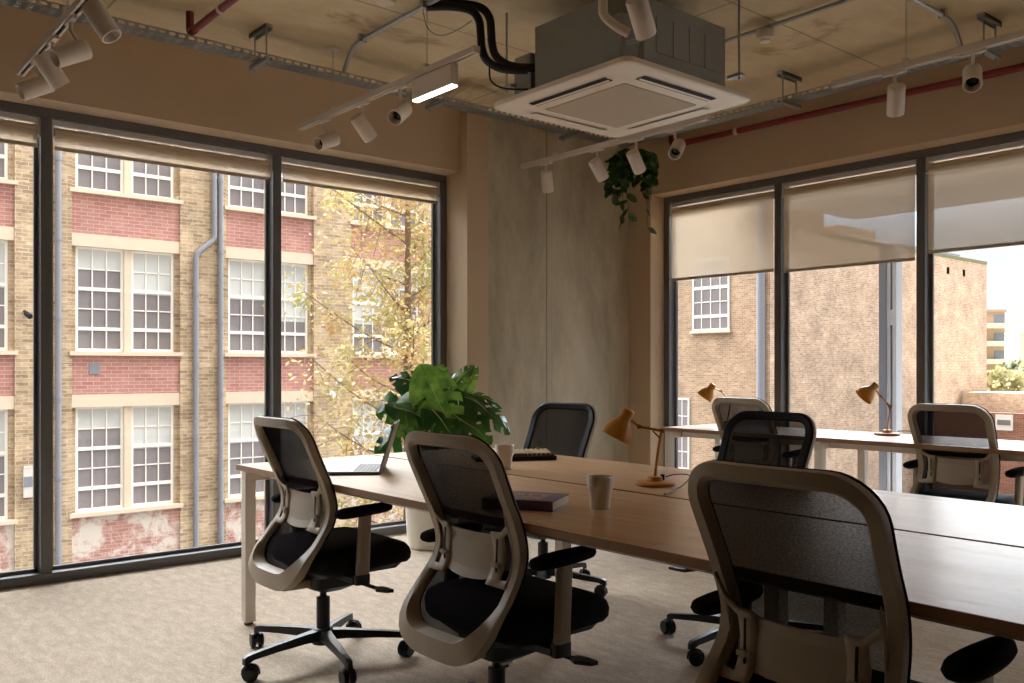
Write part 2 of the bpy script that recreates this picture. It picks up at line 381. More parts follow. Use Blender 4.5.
w = MB().box(1.6, 3.5, YB, 5.907, 0, 2.6)
struct(w.build('wall_far', 'paint'))
struct(MB().box(3.5, 3.7, -3.2, 6.05, 0, CZ).build('wall_back', 'darkwall'))
struct(MB().box(-5.62, 3.6, -3.3, -3.1, 0, CZ).build('wall_near', 'darkwall'))

def window(name, axis, face, depth, lo, hi, mull, glass_off):
    root = bpy.data.objects.new(name, None); COL.objects.link(root); root['kind'] = 'structure'
    def bx(mb, a0, a1, d0, d1, z0, z1):
        if axis == 'y': mb.box(face-d1, face-d0, a0, a1, z0, z1)
        else: mb.box(a0, a1, face+d0, face+d1, z0, z1)
    f = MB(); bx(f, lo, hi, 0, depth, 2.55, 2.6); bx(f, lo, hi, 0, depth, 0, .055)
    bx(f, lo, lo+.057, 0, depth, .055, 2.55); bx(f, hi-.057, hi, 0, depth, .055, 2.55)
    f.build('window_frame', 'frame', root, bevel=.004)
    for a in mull:
        q = MB(); bx(q, a-.0285, a+.0285, 0, depth, .055, 2.55); q.build('mullion', 'frame', root, bevel=.004)
    edges = [lo+.03]+list(mull)+[hi-.03]
    for i in range(len(edges)-1):
        q = MB(); a0, a1 = edges[i]+.03, edges[i+1]-.03
        bx(q, a0, a1, glass_off, glass_off+.004, .05, 2.56); q.build('glass_pane', 'glass', root)
        q = MB()                                     # inner glazing bead
        for (b0, b1, z0, z1) in ((a0, a0+.018, .055, 2.55), (a1-.018, a1, .055, 2.55), (a0, a1, .055, .075), (a0, a1, 2.53, 2.55)):
            bx(q, b0, b1, glass_off-.02, glass_off-.001, z0, z1)
        q.build('glazing_bead', 'frame', root)
    return root
window('window_1', 'y', -5.37, .12, -.17, 3.89, (1.198, 2.548), .09)
window('window_2', 'x', 5.787, .12, -4.9, 1.6, (-3.808, -2.738, -1.67, -.6, .47), .09)

# roller blinds
def blind(axis, face, a0, a1, zbot, label, group):
    mid = (a0+a1)/2
    loc = (face-.045, mid, 2.5) if axis == 'y' else (mid, face+.045, 2.5)
    t = thing('roller_blind', label, 'blind', loc, 0 if axis == 'x' else PI/2, group)
    h = (a1-a0)/2-.004; s = 1 if axis == 'x' else -1      # local +y is outward for x windows
    # local x runs along the window
    MB().box(-h, h, -.02, .02, .018, .048).build('headrail', 'headrail', t)
    MB().lathe([(.028, -h+.012), (.028, h-.012)], 16, (0, 0, -.022), (1, 0, 0)).build('roller_tube', 'blindbar', t, smooth=40)
    MB().lathe([(.031, -h+.010), (.031, h-.010)], 16, (0, 0, -.022), (1, 0, 0)).build('rolled_fabric', 'blindroll', t, smooth=40)
    zb = zbot-2.5
    MB().box(-h+.010, h-.010, -.0315, -.0305, zb+.012, -.022).build('fabric', 'blind', t)
    MB().box(-h+.010, h-.010, -.037, -.025, zb-.008, zb+.014).build('hem_bar', 'blindbar', t, bevel=.003)
    for sx in (-1, 1):
        MB().box(sx*h-.006, sx*h+.006, -.034, .03, -.058, .048).build('bracket', 'headrail', t, bevel=.003)
    return t
M['blindroll'] = plain('cream_blind_roll', (208, 190, 160), .8)
bl = [(-1.54, -.17, 'leftmost'), (-.11, 1.17, 'rolled up cream blind over the left window pane at the photo edge'),
      (1.227, 2.519, 'rolled up cream blind over the middle left window pane, full view of brick windows'),
      (2.577, 3.832, 'rolled up cream blind over the left window pane that shows the amber tree')]
for a0, a1, lb in bl[1:]:
    blind('y', -5.37, a0, a1, 2.385 if a0 < 2 else 2.39, lb, 'rolled up blinds on the left window')
br = [(-4.843, -3.837, 1.905, 'half lowered cream blind next to the hanging plant and concrete corner'),
      (-3.779, -2.767, 1.89, 'half lowered cream blind in the middle of the right window, showing a roofline'),
      (-2.709, -1.699, 1.925, 'half lowered cream blind at the right photo edge, with pale sky below it')]
for a0, a1, zb, lb in br: blind('x', 5.787, a0, a1, zb, lb, 'half lowered blinds on the right window')

# ------------------------------------------------------------------ desks
def bench(name, label, xs, y0, y1, gap, zt, rows, th=.025):
    x0, x1 = xs[0], xs[-1]
    t = thing(name, label, 'desk', (x0, y0, 0))
    d = (y1-y0-gap*(rows-1))/rows
    for r in range(rows):
        ya = r*(d+gap)
        for i in range(len(xs)-1):
            MB().box(xs[i]-x0+(.0008 if i else 0), xs[i+1]-x0-.0008, ya, ya+d, zt-th, zt).build('desktop', 'wood', t)
        for yy, sgn in ((ya, -1), (ya+d, 1)):
            e = MB().box(0, x1-x0, min(yy, yy+sgn*.0015), max(yy, yy+sgn*.0015), zt-th, zt-.0008)
            e.build('edge_band', 'woodedge', t)
    W = y1-y0
    for i, x in enumerate(xs):
        xx = x-x0; end = i in (0, len(xs)-1)
        lo, hi = (.02, W-.02) if end else (.55, W-.51) if rows == 2 else (.05, W-.05)
        xc = xx+(.03 if i == 0 else -.03 if i == len(xs)-1 else 0)
        for yy in (lo, hi-.05):
            lg = MB().box(xc-.025, xc+.025, yy, yy+.05, .012, zt-th-.05)
            g = lg.build('leg', 'white', t, bevel=.003)
            MB().lathe([(.02, 0), (.02, .014)], 12, (xc, yy+.025, 0)).build('levelling_foot', 'black', g)
        MB().box(xc-.025, xc+.025, lo, hi, zt-th-.05, zt-th).build('cross_beam', 'white', t, bevel=.003)
    for r in range(rows):
        ya = r*(d+gap)
        for yy in (ya+.14, ya+d-.18):
            MB().box(.06, x1-x0-.06, yy, yy+.04, zt-th-.045, zt-th-.001).build('rail', 'white', t)
    return t
bench('bench_desk', 'long oak topped double bench desk with white legs and a slot down its middle', [-3.955, -2.72, -1.485, -.25, .985], 1.675, 3.105, .024, .735, 2)
bench('window_desk', 'oak topped single desk with white legs running along the right window', [-4.13, -2.95, -1.77, -.59], 4.86, 5.52, .02, .76, 1)

# ------------------------------------------------------------------ task chairs
PR = [(.34, -.195), (.40, -.205), (.46, -.185), (.52, -.135), (.58, -.092), (.64, -.078), (.72, -.100), (.82, -.145), (.92, -.190), (1.0, -.225)]
def prof(z):
    if z <= PR[0][0]: return PR[0][1]
    for i in range(len(PR)-1):
        if z <= PR[i+1][0]:
            p0, p1, p2, p3 = PR[max(0, i-1)][1], PR[i][1], PR[i+1][1], PR[min(len(PR)-1, i+2)][1]
            t = (z-PR[i][0])/(PR[i+1][0]-PR[i][0])
            return .5*(2*p1+(p2-p0)*t+(2*p0-5*p1+4*p2-p3)*t*t+(3*p1-p0-3*p2+p3)*t**3)
    return PR[-1][1]
ZB, ZT = .382, .965                                # loop centre line, bottom and top
def hwc(z):
    pts = [(.375, .195), (.48, .2), (.62, .188), (.75, .196), (.965, .203)]
    for i in range(len(pts)-1):
        if z <= pts[i+1][0]:
            t = max(0, (z-pts[i][0])/(pts[i+1][0]-pts[i][0])); t = t*t*(3-2*t)
            return pts[i][1]+(pts[i+1][1]-pts[i][1])*t
    return pts[-1][1]
def back_loop():
    rb, rt = .125, .075; h = []
    for k in range(5): h.append((.02*k*.9, ZB))
    for k in range(9):
        a = -PI/2+PI/2*k/8; z = ZB+rb+rb*math.sin(a); h.append((hwc(ZB+rb)-rb+rb*math.cos(a), z))
    for k in range(1, 16):
        z = ZB+rb+(ZT-rt-ZB-rb)*k/16; h.append((hwc(z), z))
    for k in range(9):
        a = PI/2*k/8; h.append((hwc(ZT-rt)-rt+rt*math.cos(a), ZT-rt+rt*math.sin(a)))
    for k in range(3): h.append((.1-.045*k, ZT))
    full = h+[(-u, z) for u, z in reversed(h) if u > 1e-6]
    return full
LOOP = back_loop()
def Y(u, z): return prof(z)+.45*u*u
def sweep_loop(section):
    n = len(LOOP); rings = []
    for i in range(n):
        a = Vector(LOOP[i-1]); b = Vector(LOOP[(i+1) % n]); t = (b-a).normalized(); nn = Vector((t.y, -t.x))
        u, z = LOOP[i]; k = max(0, min(1, (.50-z)/.10)); k = k*k*(3-2*k)
        ring = []
        for q, d in section(k):
            uu, zz = u+nn.x*q, z+nn.y*q
            ring.append((uu, Y(u, z)+d, zz))
        rings.append(ring)
    rings.append(rings[0]); m = MB(); m.loft(rings, False, False); return m
def strip_at(z):                                    # inner half width of the loop at height z
    best = 0
    for (u0, z0), (u1, z1) in zip(LOOP, LOOP[1:]):
        if min(z0, z1) <= z <= max(z0, z1) and u0 >= 0 and u1 >= 0 and abs(z1-z0) > 1e-6:
            best = max(best, u0+(u1-u0)*(z-z0)/(z1-z0))
    return best
def uz_plate(mb, poly, yoff, th):
    mb.loft([[(u, Y(u, z)+yoff-th/2, z) for u, z in poly], [(u, Y(u, z)+yoff+th/2, z) for u, z in poly]])

def make_chair():
    t = thing('task_chair', '', 'chair')
    # outer shell loop
    sweep_loop(lambda k: [(-.017-.002*k, .006), (.018+.018*k, .006+.01*k), (.022+.026*k, -.006), (.019+.030*k, -.022-.022*k), (-.008-.006*k, -.024-.02*k), (-.017-.004*k, -.012)]).build('back_frame', 'beige', t, smooth=50)
    sweep_loop(lambda k: [(-.015, .0065), (-.014, .014), (.016+.014*k, .016), (.023+.018*k, .0075+.004*k)]).build('front_rim', 'rim', t, smooth=50)
    m = MB(); rows = 26; rings = []
    for i in range(rows+1):
        z = ZB+.006+(ZT-ZB-.012)*i/rows; w = max(.02, strip_at(z)-.004)
        rings.append([(w*(j/5-1), Y(w*(j/5-1), z)+.0105, z) for j in range(11)])
    m.loft(rings, False, False, close=False); m.build('mesh_back', 'mesh', t, smooth=60)
    # lumbar pad and side brackets
    lp = [(-.13, .575), (-.09, .553), (0, .548), (.09, .553), (.13, .575), (.137, .63), (.132, .69), (0, .684), (-.132, .69), (-.137, .63)]
    m = MB(); rings = []
    for i in range(9):
        u = -.135+.27*i/8; zl = .552+.9*u*u; zh = .686+.25*u*u
        rings.append([(u, Y(u, z)+d, z) for z, d in [(zl, -.014), (zl+.045, -.016), (zl+.09, -.016), (zh, -.013), (zh, -.005), (zl, -.005)]])
    m.loft(rings); lum = m.build('lumbar_support', 'beige', t, smooth=40)
    for s in (-1, 1):
        m = MB(); cols = [.104, .122, .134, .148, .176, 1]; nr = 9; grid = []
        for ci, u in enumerate(cols):
            f_ = ci/(len(cols)-1); col = []
            for k in range(nr+1):
                zl = .550-.004*f_; zh = (.700 if ci < 3 else .704 if ci == 3 else .728 if ci == 4 else .775)
                z = zl+(zh-zl)*k/nr
                uu = strip_at(z)-.008 if u == 1 else u
                col.append((s*uu, Y(uu, z)-.019, z))
            grid.append(col)
        o_ = len(m.v)
        for col in grid: m.v += col
        for ci in range(len(cols)-1):
            for k in range(nr):
                if ci == 3 and 1 <= k <= nr-2: continue
                q = (ci*(nr+1)+k, (ci+1)*(nr+1)+k, (ci+1)*(nr+1)+k+1, ci*(nr+1)+k+1)
                m.f.append(q if s > 0 else q[::-1])
        P = lambda pl: [(s*u, z) for u, z in pl]
        br_ = m.build('lumbar_bracket', 'beige', lum, smooth=30); sm_ = br_.modifiers.new('thickness', 'SOLIDIFY'); sm_.thickness = .009; sm_.offset = 0
        m = MB(); uz_plate(m, P([(.125, .585), (.130, .585), (.131, .682), (.126, .682)]), -.0240, .003)
        m.build('slot', 'dark', lum)
        u, z = s*.128, .607; m = MB()
        m.obox((u, Y(u, z)-.030, z), (1, 0, 0), (0, 1, 0), (0, 0, 1), .017, .008, .0055)
        m.lathe([(.009, 0), (.008, .014)], 12, (u, Y(u, z)-.040, z), (0, 1, 0)); m.build('knob', 'beige', lum, smooth=40)
    # spine block that joins the loop to the mechanism
    m = MB(); 
    rings = []
    for y, zc, hz, hu in ((-.236, .352, .012, .052), (-.222, .345, .022, .056), (-.19, .338, .024, .056), (-.14, .334, .023, .055), (-.075, .332, .022, .052)):
        rings.append([(u, y, z) for u, z in rrect(-hu, hu, zc-hz, zc+hz, .016, 3)])
    m.loft(rings); m.build('back_carrier', 'beige', t, smooth=40)
    # mechanism
    m = MB(); rings = []
    for z, x0, x1, y0, y1 in ((.283, -.05, .05, -.03, .07), (.305, -.085, .085, -.08, .12), (.352, -.1, .1, -.085, .14), (.372, -.19, .19, -.09, .24), (.392, -.2, .2, -.1, .26)):
        rings.append([(x, y, z) for x, y in rrect(x0, x1, y0, y1, .025, 3)])
    m.loft(rings); m.build('mechanism', 'black', t, smooth=30)
    m = MB().tube([(.08, .06, .335), (.17, .10, .318), (.225, .13, .305)], .008, 8)
    m.loft([[(x, y, .303+.012*k) for x, y in [(.205, .115), (.24, .10), (.285, .125), (.29, .15), (.25, .152), (.215, .145)]] for k in (0, 1)])
    m.build('lever', 'black', t, smooth=40)
    # seat cushion
    m = MB(); rings = []
    lev = [(.385, -.03), (.392, -.012), (.41, 0), (.45, .003), (.472, -.004), (.486, -.02), (.492, -.05)]
    for z, g in lev:
        ring = []
        for x, y in rrect(-.245, .245, -.135, .305, .08, 6):
            cx_, cy_ = 0, .09; k = 1+g/.24
            yy = cy_+(y-cy_)*k; xx = x*k
            drop = .03*max(0, (yy-.19)/.12)**2
            taper = 1-.10*max(0, (yy-.1)/.25)
            dish = .010*(1-(xx/.24)**2)*(1 if z > .47 else 0)
            lift = .02*max(0, (yy-.1)/.25) if z < .44 else 0
            ring.append((xx*taper, yy, z-drop-dish+lift))
        rings.append(ring)
    m.loft(rings); m.build('seat', 'fabric', t, smooth=60)
    # armrests
    for s in (-1, 1):
        m = MB().bar((s*.11, .02, .36), (s*.262, .02, .366), .07, .02)
        m.loft([[(s*x, y, z) for x, y in rrect(.252, .285, -.012, .052, .012, 3)] for z in (.352, .39)])
        arm = m.build('armrest', 'black', t, smooth=30)
        m = MB(); rings = []
        for z, yo, hw_ in ((.375, .02, .028), (.45, .024, .027), (.55, .03, .026), (.620, .034, .025)):
            rings.append([(s*x, y+yo, z) for x, y in rrect(.256, .284, -hw_, hw_, .011, 3)])
        m.loft(rings); m.build('post', 'beige', arm, smooth=40)
        m = MB(); rings = []
        for z, g in ((.606, -.022), (.612, -.006), (.622, 0), (.634, -.004), (.642, -.018), (.644, -.034)):
            ring = []
            for k in range(28):
                a = 2*PI*k/28; ca, sa = math.cos(a), math.sin(a)
                ex = .042*abs(ca)**.8*(1 if ca > 0 else -1)*(1-.16*sa); ey = .125*abs(sa)**.85*(1 if sa > 0 else -1)
                q = 1+g/.042
                ring.append((s*.27+ex*q, .03+ey*(1+g/.125), z+.008+.005*(ey/.125)))
            rings.append(ring)
        m.loft(rings); m.build('arm_pad', 'fabric', arm, smooth=50)
    # column and base
    m = MB().lathe([(.027, .10), (.027, .255), (.024, .256), (.014, .258), (.014, .29)], 18); m.build('gas_lift', 'black', t, smooth=40)
    b = MB().lathe([(.03, .066), (.045, .07), (.047, .112), (.04, .128), (.03, .133)], 20)
    for k in range(5):
        a = 2*PI*k/5; ca, sa = math.cos(a), math.sin(a); rings = []
        for r, w_, z0, z1 in ((.03, .026, .088, .126), (.10, .021, .088, .121), (.22, .017, .083, .110), (.315, .0145, .076, .099), (.345, .014, .066, .094), (.354, .010, .062, .086)):
            rings.append([(r*ca-q*sa, r*sa+q*ca, z) for q, z in ((-w_, z0), (w_, z0), (w_*.75, z1), (-w_*.75, z1))])
        b.loft(rings)
    base = b.build('base', 'black', t, smooth=40)
    for k in range(5):
        a = 2*PI*k/5; c = Vector((.342*math.cos(a), .342*math.sin(a), 0)); ra = a+.9+.8*k
        ax = Vector((math.cos(ra), math.sin(ra), 0)); fw = Vector((-ax.y, ax.x, 0))
        m = MB(); wc = c+fw*.016+Vector((0, 0, .031))
        for s in (-1, 1):
            m.lathe([(.012, -.010), (.027, -.010), (.031, -.005), (.031, .006), (.026, .010), (.01, .011)], 18, wc+ax*s*.0155, ax)
        m.tube([c+Vector((0, 0, .03)), c+Vector((0, 0, .085))], .0075, 8)
        rings = []
        for q in range(7):
            an = math.radians(-10+q*33); d = fw*(-math.cos(an))+Vector((0, 0, math.sin(an)))
            rings.append([wc+d*(.036)+ax*j for j in (-.006, .006)]+[wc+d*.031+ax*j for j in (.006, -.006)])
        m.loft(rings); m.build('caster', 'black', base, smooth=40)
    return t, base
chair0, base0 = make_chair()
chairs = [
    ((-3.25, 1.74), 0, -84, 'warm grey task chair with black mesh back nearest the left window, beside the laptop'),
    ((-2.14, 1.74), 0, -60, 'warm grey mesh task chair in front of the monstera, beside the closed book'),
    ((-1.02, 1.73), 0, -40, 'closest task chair, its big warm grey mesh back cut off by the bottom photo edge'),
    ((-3.51, 3.17), 186, -48, 'task chair facing the camera in front of the concrete wall, black mesh front showing'),
    ((-2.24, 3.17), 180, -92, 'task chair facing the camera behind the closest chair, black rim and mesh front showing'),
    ((-3.46, 5.02), 0, -70, 'small far task chair at the window desk, behind the black one, beside a mustard lamp'),
    ((-2.14, 5.02), 0, -70, 'far task chair at the window desk, its warm grey back right of the steel post'),
]
GR = 'task chairs around the desks'
for i, ((x, y), rz, br_, lb) in enumerate(chairs):
    if i == 0: t, b = chair0, base0
    else:
        t = copy_tree(chair0)
        b = [c for c in t.children if c.name.startswith('base')][0]
    t.location = (x, y, 0); t.rotation_euler = (0, 0, math.radians(rz))
    t['label'] = lb; t['group'] = GR
    b.rotation_euler = (0, 0, math.radians(br_-rz))
    if i == 2:                                      # this one has its lumbar pad set lower and its arm pulled out
        for c in t.children:
            if c.name.startswith('lumbar'): c.location = (0, -.004, -.042)
            if c.name.startswith('armrest') and max(v.co.x for v in c.data.vertices) > .1: c.location = (.034, 0, 0)

# ------------------------------------------------------------------ things on the desks
def lamp(loc, label, d, elbow, joint, head, aim, sw=True, s=1.0):
    """loc: base centre on the desk; d: horizontal direction the head leans to; the rest in (along d, up)."""
    t = thing('desk_lamp', label, 'lamp', loc, math.atan2(d[1], d[0]), 'mustard desk lamps')
    P = lambda q: (q[0], 0, q[1])
    MB().lathe([(.072, 0), (.076, .003), (.076, .010), (.072, .014), (.03, .017), (.026, .032), (.020, .034)], 32).build('base', 'mustard', t, smooth=35)
    MB().tube([P((0, .03))]+[P(q) for q in smooth2([(0, .034), (-.004, .07), elbow[0], elbow[1]])], .0055, 8).build('stand', 'mustard', t, smooth=50)
    e = elbow[1]; m = MB().tube([P(e), P(joint)], .005, 8)
    m.lathe([(.009, -.009), (.009, .009)], 12, P(e), (0, 1, 0)); m.lathe([(.009, -.010), (.009, .010)], 12, P(joint), (0, 1, 0))
    m.build('arm', 'brass', t, smooth=40)
    sp = MB().tube([(e[0]*.6+joint[0]*.4, .007, e[1]*.6+joint[1]*.4-.006), (elbow[0][0]*.3+e[0]*.7+.004, .007, elbow[0][1]*.3+e[1]*.7)], .0028, 6)
    sp.build('spring', 'black', t)
    ax = Vector((aim[0], 0, aim[1])).normalized(); top = Vector(P(head))
    MB().tube([P(joint), top+ax*.03], .005, 8).build('head_bracket', 'brass', t, smooth=40)
    sh = MB().lathe([(.012, 0), (.021, .004), (.024, .012), (.024, .040), (.03, .050), (.046, .070), (.056, .095), (.060, .120), (.058, .121), (.053, .094), (.043, .071), (.028, .054), (.001, .05)], 28, top, ax, cap1=False)
    shade = sh.build('lamp_shade', 'mustard', t, smooth=35)
    MB().lathe([(.001, .054), (.018, .058), (.022, .08), (.014, .096), (.001, .1)], 16, top, ax).build('bulb', 'opal', shade, smooth=60)
    if sw:
        MB().lathe([(.008, -.012), (.008, .012)], 10, (-.03, -.012, .027), (0, 0, 1)).build('switch', 'black', t)
    return t
def smooth2(pts): 
    q = smooth_path([(p[0], 0, p[1]) for p in pts], 4); return [(v.x, v.z) for v in q]
R_ = Vector((.644, .765, 0))
lamp((-2.238, 2.593, .735), 'mustard desk lamp on the near bench desk, shade turned left towards the concrete wall', (-R_.x, -R_.y), [(-.010, .12), (-.024, .205)], (.062, .222), (.096, .286), (.47, -.88))
t1 = lamp((-2.745, 5.36, .76), 'mustard desk lamp standing on the window desk in front of the grey steel post', (-R_.x, -R_.y), [(-.012, .11), (-.022, .178)], (.042, .244), (.062, .318), (.72, -.69))
t2 = lamp((-3.94, 5.36, .76), 'mustard desk lamp half hidden behind the small far chair, below the brick sash window', (-R_.x, -R_.y), [(-.010, .10), (-.020, .175)], (.05, .25), (.10, .30), (.58, -.81))

def cable(name, label, cat, pts, r, m='black', parent=None):
    o = MB().tube(smooth_path(pts, 6), r, 6).build(name, m, parent, smooth=60)
    if not parent: tag(o, label, cat)
    return o
cable('lamp_cable', 'thin black cable from the near mustard lamp into the desk slot', 'cable', [(-2.21, 2.62, .766), (-2.185, 2.645, .776), (-2.150, 2.675, .776), (-2.130, 2.66, .765), (-2.10, 2.58, .745), (-2.06, 2.46, .7385), (-2.035, 2.405, .736), (-2.033, 2.402, .68)], .0022)
cable('lamp_cable', 'thin black cable from the lamp before the steel post down behind the window desk', 'cable', [(-2.70, 5.40, .785), (-2.64, 5.45, .786), (-2.58, 5.49, .772), (-2.56, 5.53, .755), (-2.56, 5.535, .60), (-2.55, 5.54, .35), (-2.53, 5.55, .01)], .003)

def cup(loc, label, s=1.0):
    m = MB(); n = 40; rings = []
    pr_ = [(.0285, 0), (.030, .002), (.0305, .03), (.0325, .052), (.0385, .062), (.040, .070), (.0415, .098), (.0405, .1), (.039, .098), (.0375, .068), (.030, .052), (.0275, .008), (.001, .006)]
    for i, (r, z) in enumerate(pr_):
        ring = []
        for k in range(n):
            a = 2*PI*k/n; rib = (1+.025*(k % 2)) if 1 <= i <= 4 and z < .066 else 1
            ring.append((r*rib*math.cos(a)*s, r*rib*math.sin(a)*s, z*s))
        rings.append(ring)
    m.loft(rings, True, True)
    o = m.build('cup', 'ceramic', None, smooth=35, loc=loc); return tag(o, label, 'cup', 'white ribbed cups')
cup((-1.978, 2.03, .735), 'white ribbed ceramic cup standing right of the closed book', 1.02)
cup((-3.02, 2.50, .735), 'white cup half hidden behind the middle chair back, left of the keyboard', 1.05)

# book
bk = thing('book', 'closed purple hardback book with gold and pink cover print lying by the desk edge', 'book', (-2.022, 1.866, .735), math.radians(120))
# local x runs along the fore edge away from the front corner, local y to the left
A_ = Vector((-.10, .16)); 
def quadbox(mb, p, q, r_, z0, z1):                 # corner p, edges to q and r
    p, q, r_ = Vector(p), Vector(q), Vector(r_); s_ = q+r_-p
    mb.loft([[(v.x, v.y, z) for v in (p, q, s_, r_)] for z in (z0, z1)])
Lx, Ly = .185, .235
m = MB().box(0, Lx, 0, Ly, 0, .003).box(0, Lx, 0, Ly, .029, .032).box(0, .003, 0, Ly, 0, .032)
m.build('cover', 'purple', bk)
MB().box(.004, Lx-.004, .003, Ly-.004, .003, .029).build('pages', 'paper', bk)
m = MB()
for i in range(9):
    for j in range(4):
        if rnd.random() < .75:
            x, y = .03+.03*j+rnd.uniform(0, .01), .05+.013*i
            m.box(x, x+.02, y, y+.008, .0321, .0325)
m.build('gold_lettering', 'gold', bk)
MB().box(.07, .16, .17, .215, .0321, .0324).build('pink_panel', 'pink', bk)

# keyboard
kb = thing('keyboard', 'mechanical keyboard with cream keys, dark bottom row and one red key', 'keyboard', (-3.30, 2.79, .735), math.radians(62)); kb.scale = (1.2, 1.1, 1.12)
MB().loft([[(x, y, z) for x, y in rrect(-.165*q, .165*q, -.07*q, .07*q, .008, 3)] for z, q in ((0, .98), (.006, 1), (.016, 1), (.018, .99))]).build('case', 'black', kb, smooth=40)
for r in range(5):
    m = MB(); dk = MB(); x = -.155
    while x < .15:
        w_ = .0185 if not (r == 0 and -.05 < x < .04) else .085
        x1 = min(x+w_, .157); y = -.058+.0235*r; z1 = .030+.0025*r
        (dk if r == 0 else m).loft([[(x+.001, y, .018), (x1-.001, y, .018), (x1-.001, y+.0205, .018), (x+.001, y+.0205, .018)], [(x+.003, y+.002, z1), (x1-.003, y+.002, z1), (x1-.003, y+.0175, z1), (x+.003, y+.0175, z1)]])
        x += w_+.0006
    if m.v: m.build('key_row', 'cream', kb)
    if dk.v: dk.build('key_row', 'darkkeys', kb)
MB().loft([[(.10, .037, .03), (.118, .037, .03), (.118, .055, .03), (.10, .055, .03)], [(.103, .04, .045), (.115, .04, .045), (.115, .052, .045), (.103, .052, .045)]]).build('red_key', 'redkey', kb)

# laptop: local +y is towards the hinge, +x along the hinge
lt = thing('laptop', 'open thin laptop seen from its side, dark screen edge leaning over the left desk end', 'laptop', (-3.368, 1.97, .735), math.radians(-37))
lw, ld = .31, .215
MB().loft([[(x, y, z) for x, y in rrect(-lw/2, lw/2, -ld/2, ld/2, .012, 4)] for z in (.002, .014)]).build('base', 'alu', lt, smooth=40)
MB().loft([[(x, y, z) for x, y in rrect(-lw/2, lw/2, -ld/2, ld/2, .012, 4)] for z in (0, .0035)]).build('underside', 'black', lt, smooth=40)
m = MB()
for r in range(6):
    for c_ in range(13):
        m.box(-.135+.0208*c_, -.135+.0208*c_+.018, -.005+.0165*r, -.005+.0165*r+.0135, .014, .0152)
m.build('keys', 'keys', lt)
MB().box(-.05, .05, -.095, -.025, .014, .0144).build('trackpad', 'alu', lt)
hx = math.radians(17); m = MB()
cz, sz = math.cos(hx), math.sin(hx)
def lidpt(x, h, d): return (x, ld/2-.004+h*sz+d*cz, .016+h*cz-d*sz)
m.loft([[lidpt(x, h, d) for x, h in rrect(-lw/2, lw/2, 0, .205, .01, 4)] for d in (0, .006)])
lid = m.build('lid', 'alu', lt, smooth=40)
m = MB(); m.loft([[lidpt(x, h, d) for x, h in rrect(-lw/2+.005, lw/2-.005, .006, .2, .006, 4)] for d in (-.0012, 0)]); m.build('screen', 'screen', lid)

# ------------------------------------------------------------------ plants
def leaf_mesh(mb, base, dirv, upv, ln, wd, droop, slits=True, cup_=.15, seed=0):
    rr = random.Random(seed)
    d = Vector(dirv).normalized(); u = Vector(upv); u = (u-d*u.dot(d)).normalized(); sd = d.cross(u)
    T, S = 44, 8
    def wfun(t):                                    # heart shaped outline
        if t < .28: return math.sin(t/.28*PI/2)**.55
        return max(0.0, math.cos((t-.28)/.72*PI/2))**.72
    cut = {}
    for side in (-1, 1):
        c = set()
        if slits:
            ph = rr.randint(0, 5)
            for q in range(13+ph, 38, rr.choice((9, 10, 11))): c.add(q)
        cut[side] = c
    for side in (-1, 1):
        grid = []
        for i in range(T+1):
            t = i/T; row = []
            for j in range(S+1):
                s_ = j/S; back = .16*max(0, (.25-t)/.25)*s_
                along = (t-.10*s_*(1-t)-back)+.14*s_*s_*math.sin(PI*t)
                x = wd/2*wfun(t)*s_*side
                z = -droop*t*t*ln - cup_*abs(x)*(.6+s_)*.9 + .02*ln*math.sin(9*t+3*s_+seed)
                row.append(Vector(base)+d*(along*ln)+sd*x+u*z)
            grid.append(row)
        o = len(mb.v)
        for row in grid: mb.v += [tuple(p) for p in row]
        for i in range(T):
            for j in range(S):
                if (i in cut[side] and j >= 3) or ((i-1) in cut[side] and j >= 3) or ((i-2) in cut[side] and j >= 5): continue
                q = (o+i*(S+1)+j, o+(i+1)*(S+1)+j, o+(i+1)*(S+1)+j+1, o+i*(S+1)+j+1)
                mb.f.append(q if side > 0 else q[::-1])
mon = thing('potted_monstera', 'large green monstera with split leaves in a white floor pot by the window nib', 'plant', (-4.86, 3.40, 0))
pr_ = [(.155, 0), (.16, .004), (.185, .40), (.187, .415), (.175, .415), (.17, .37), (.001, .365)]
MB().lathe(pr_[:5]+[(.172, .36)], 32).build('pot', 'pot', mon, smooth=40)
MB().lathe([(.172, .355), (.10, .372), (.001, .376)], 24).build('soil', 'soil', mon, smooth=40)
RV = Vector((.644, .765, 0)); FV = Vector((-.765, .644, 0)); UV = Vector((0, 0, 1))
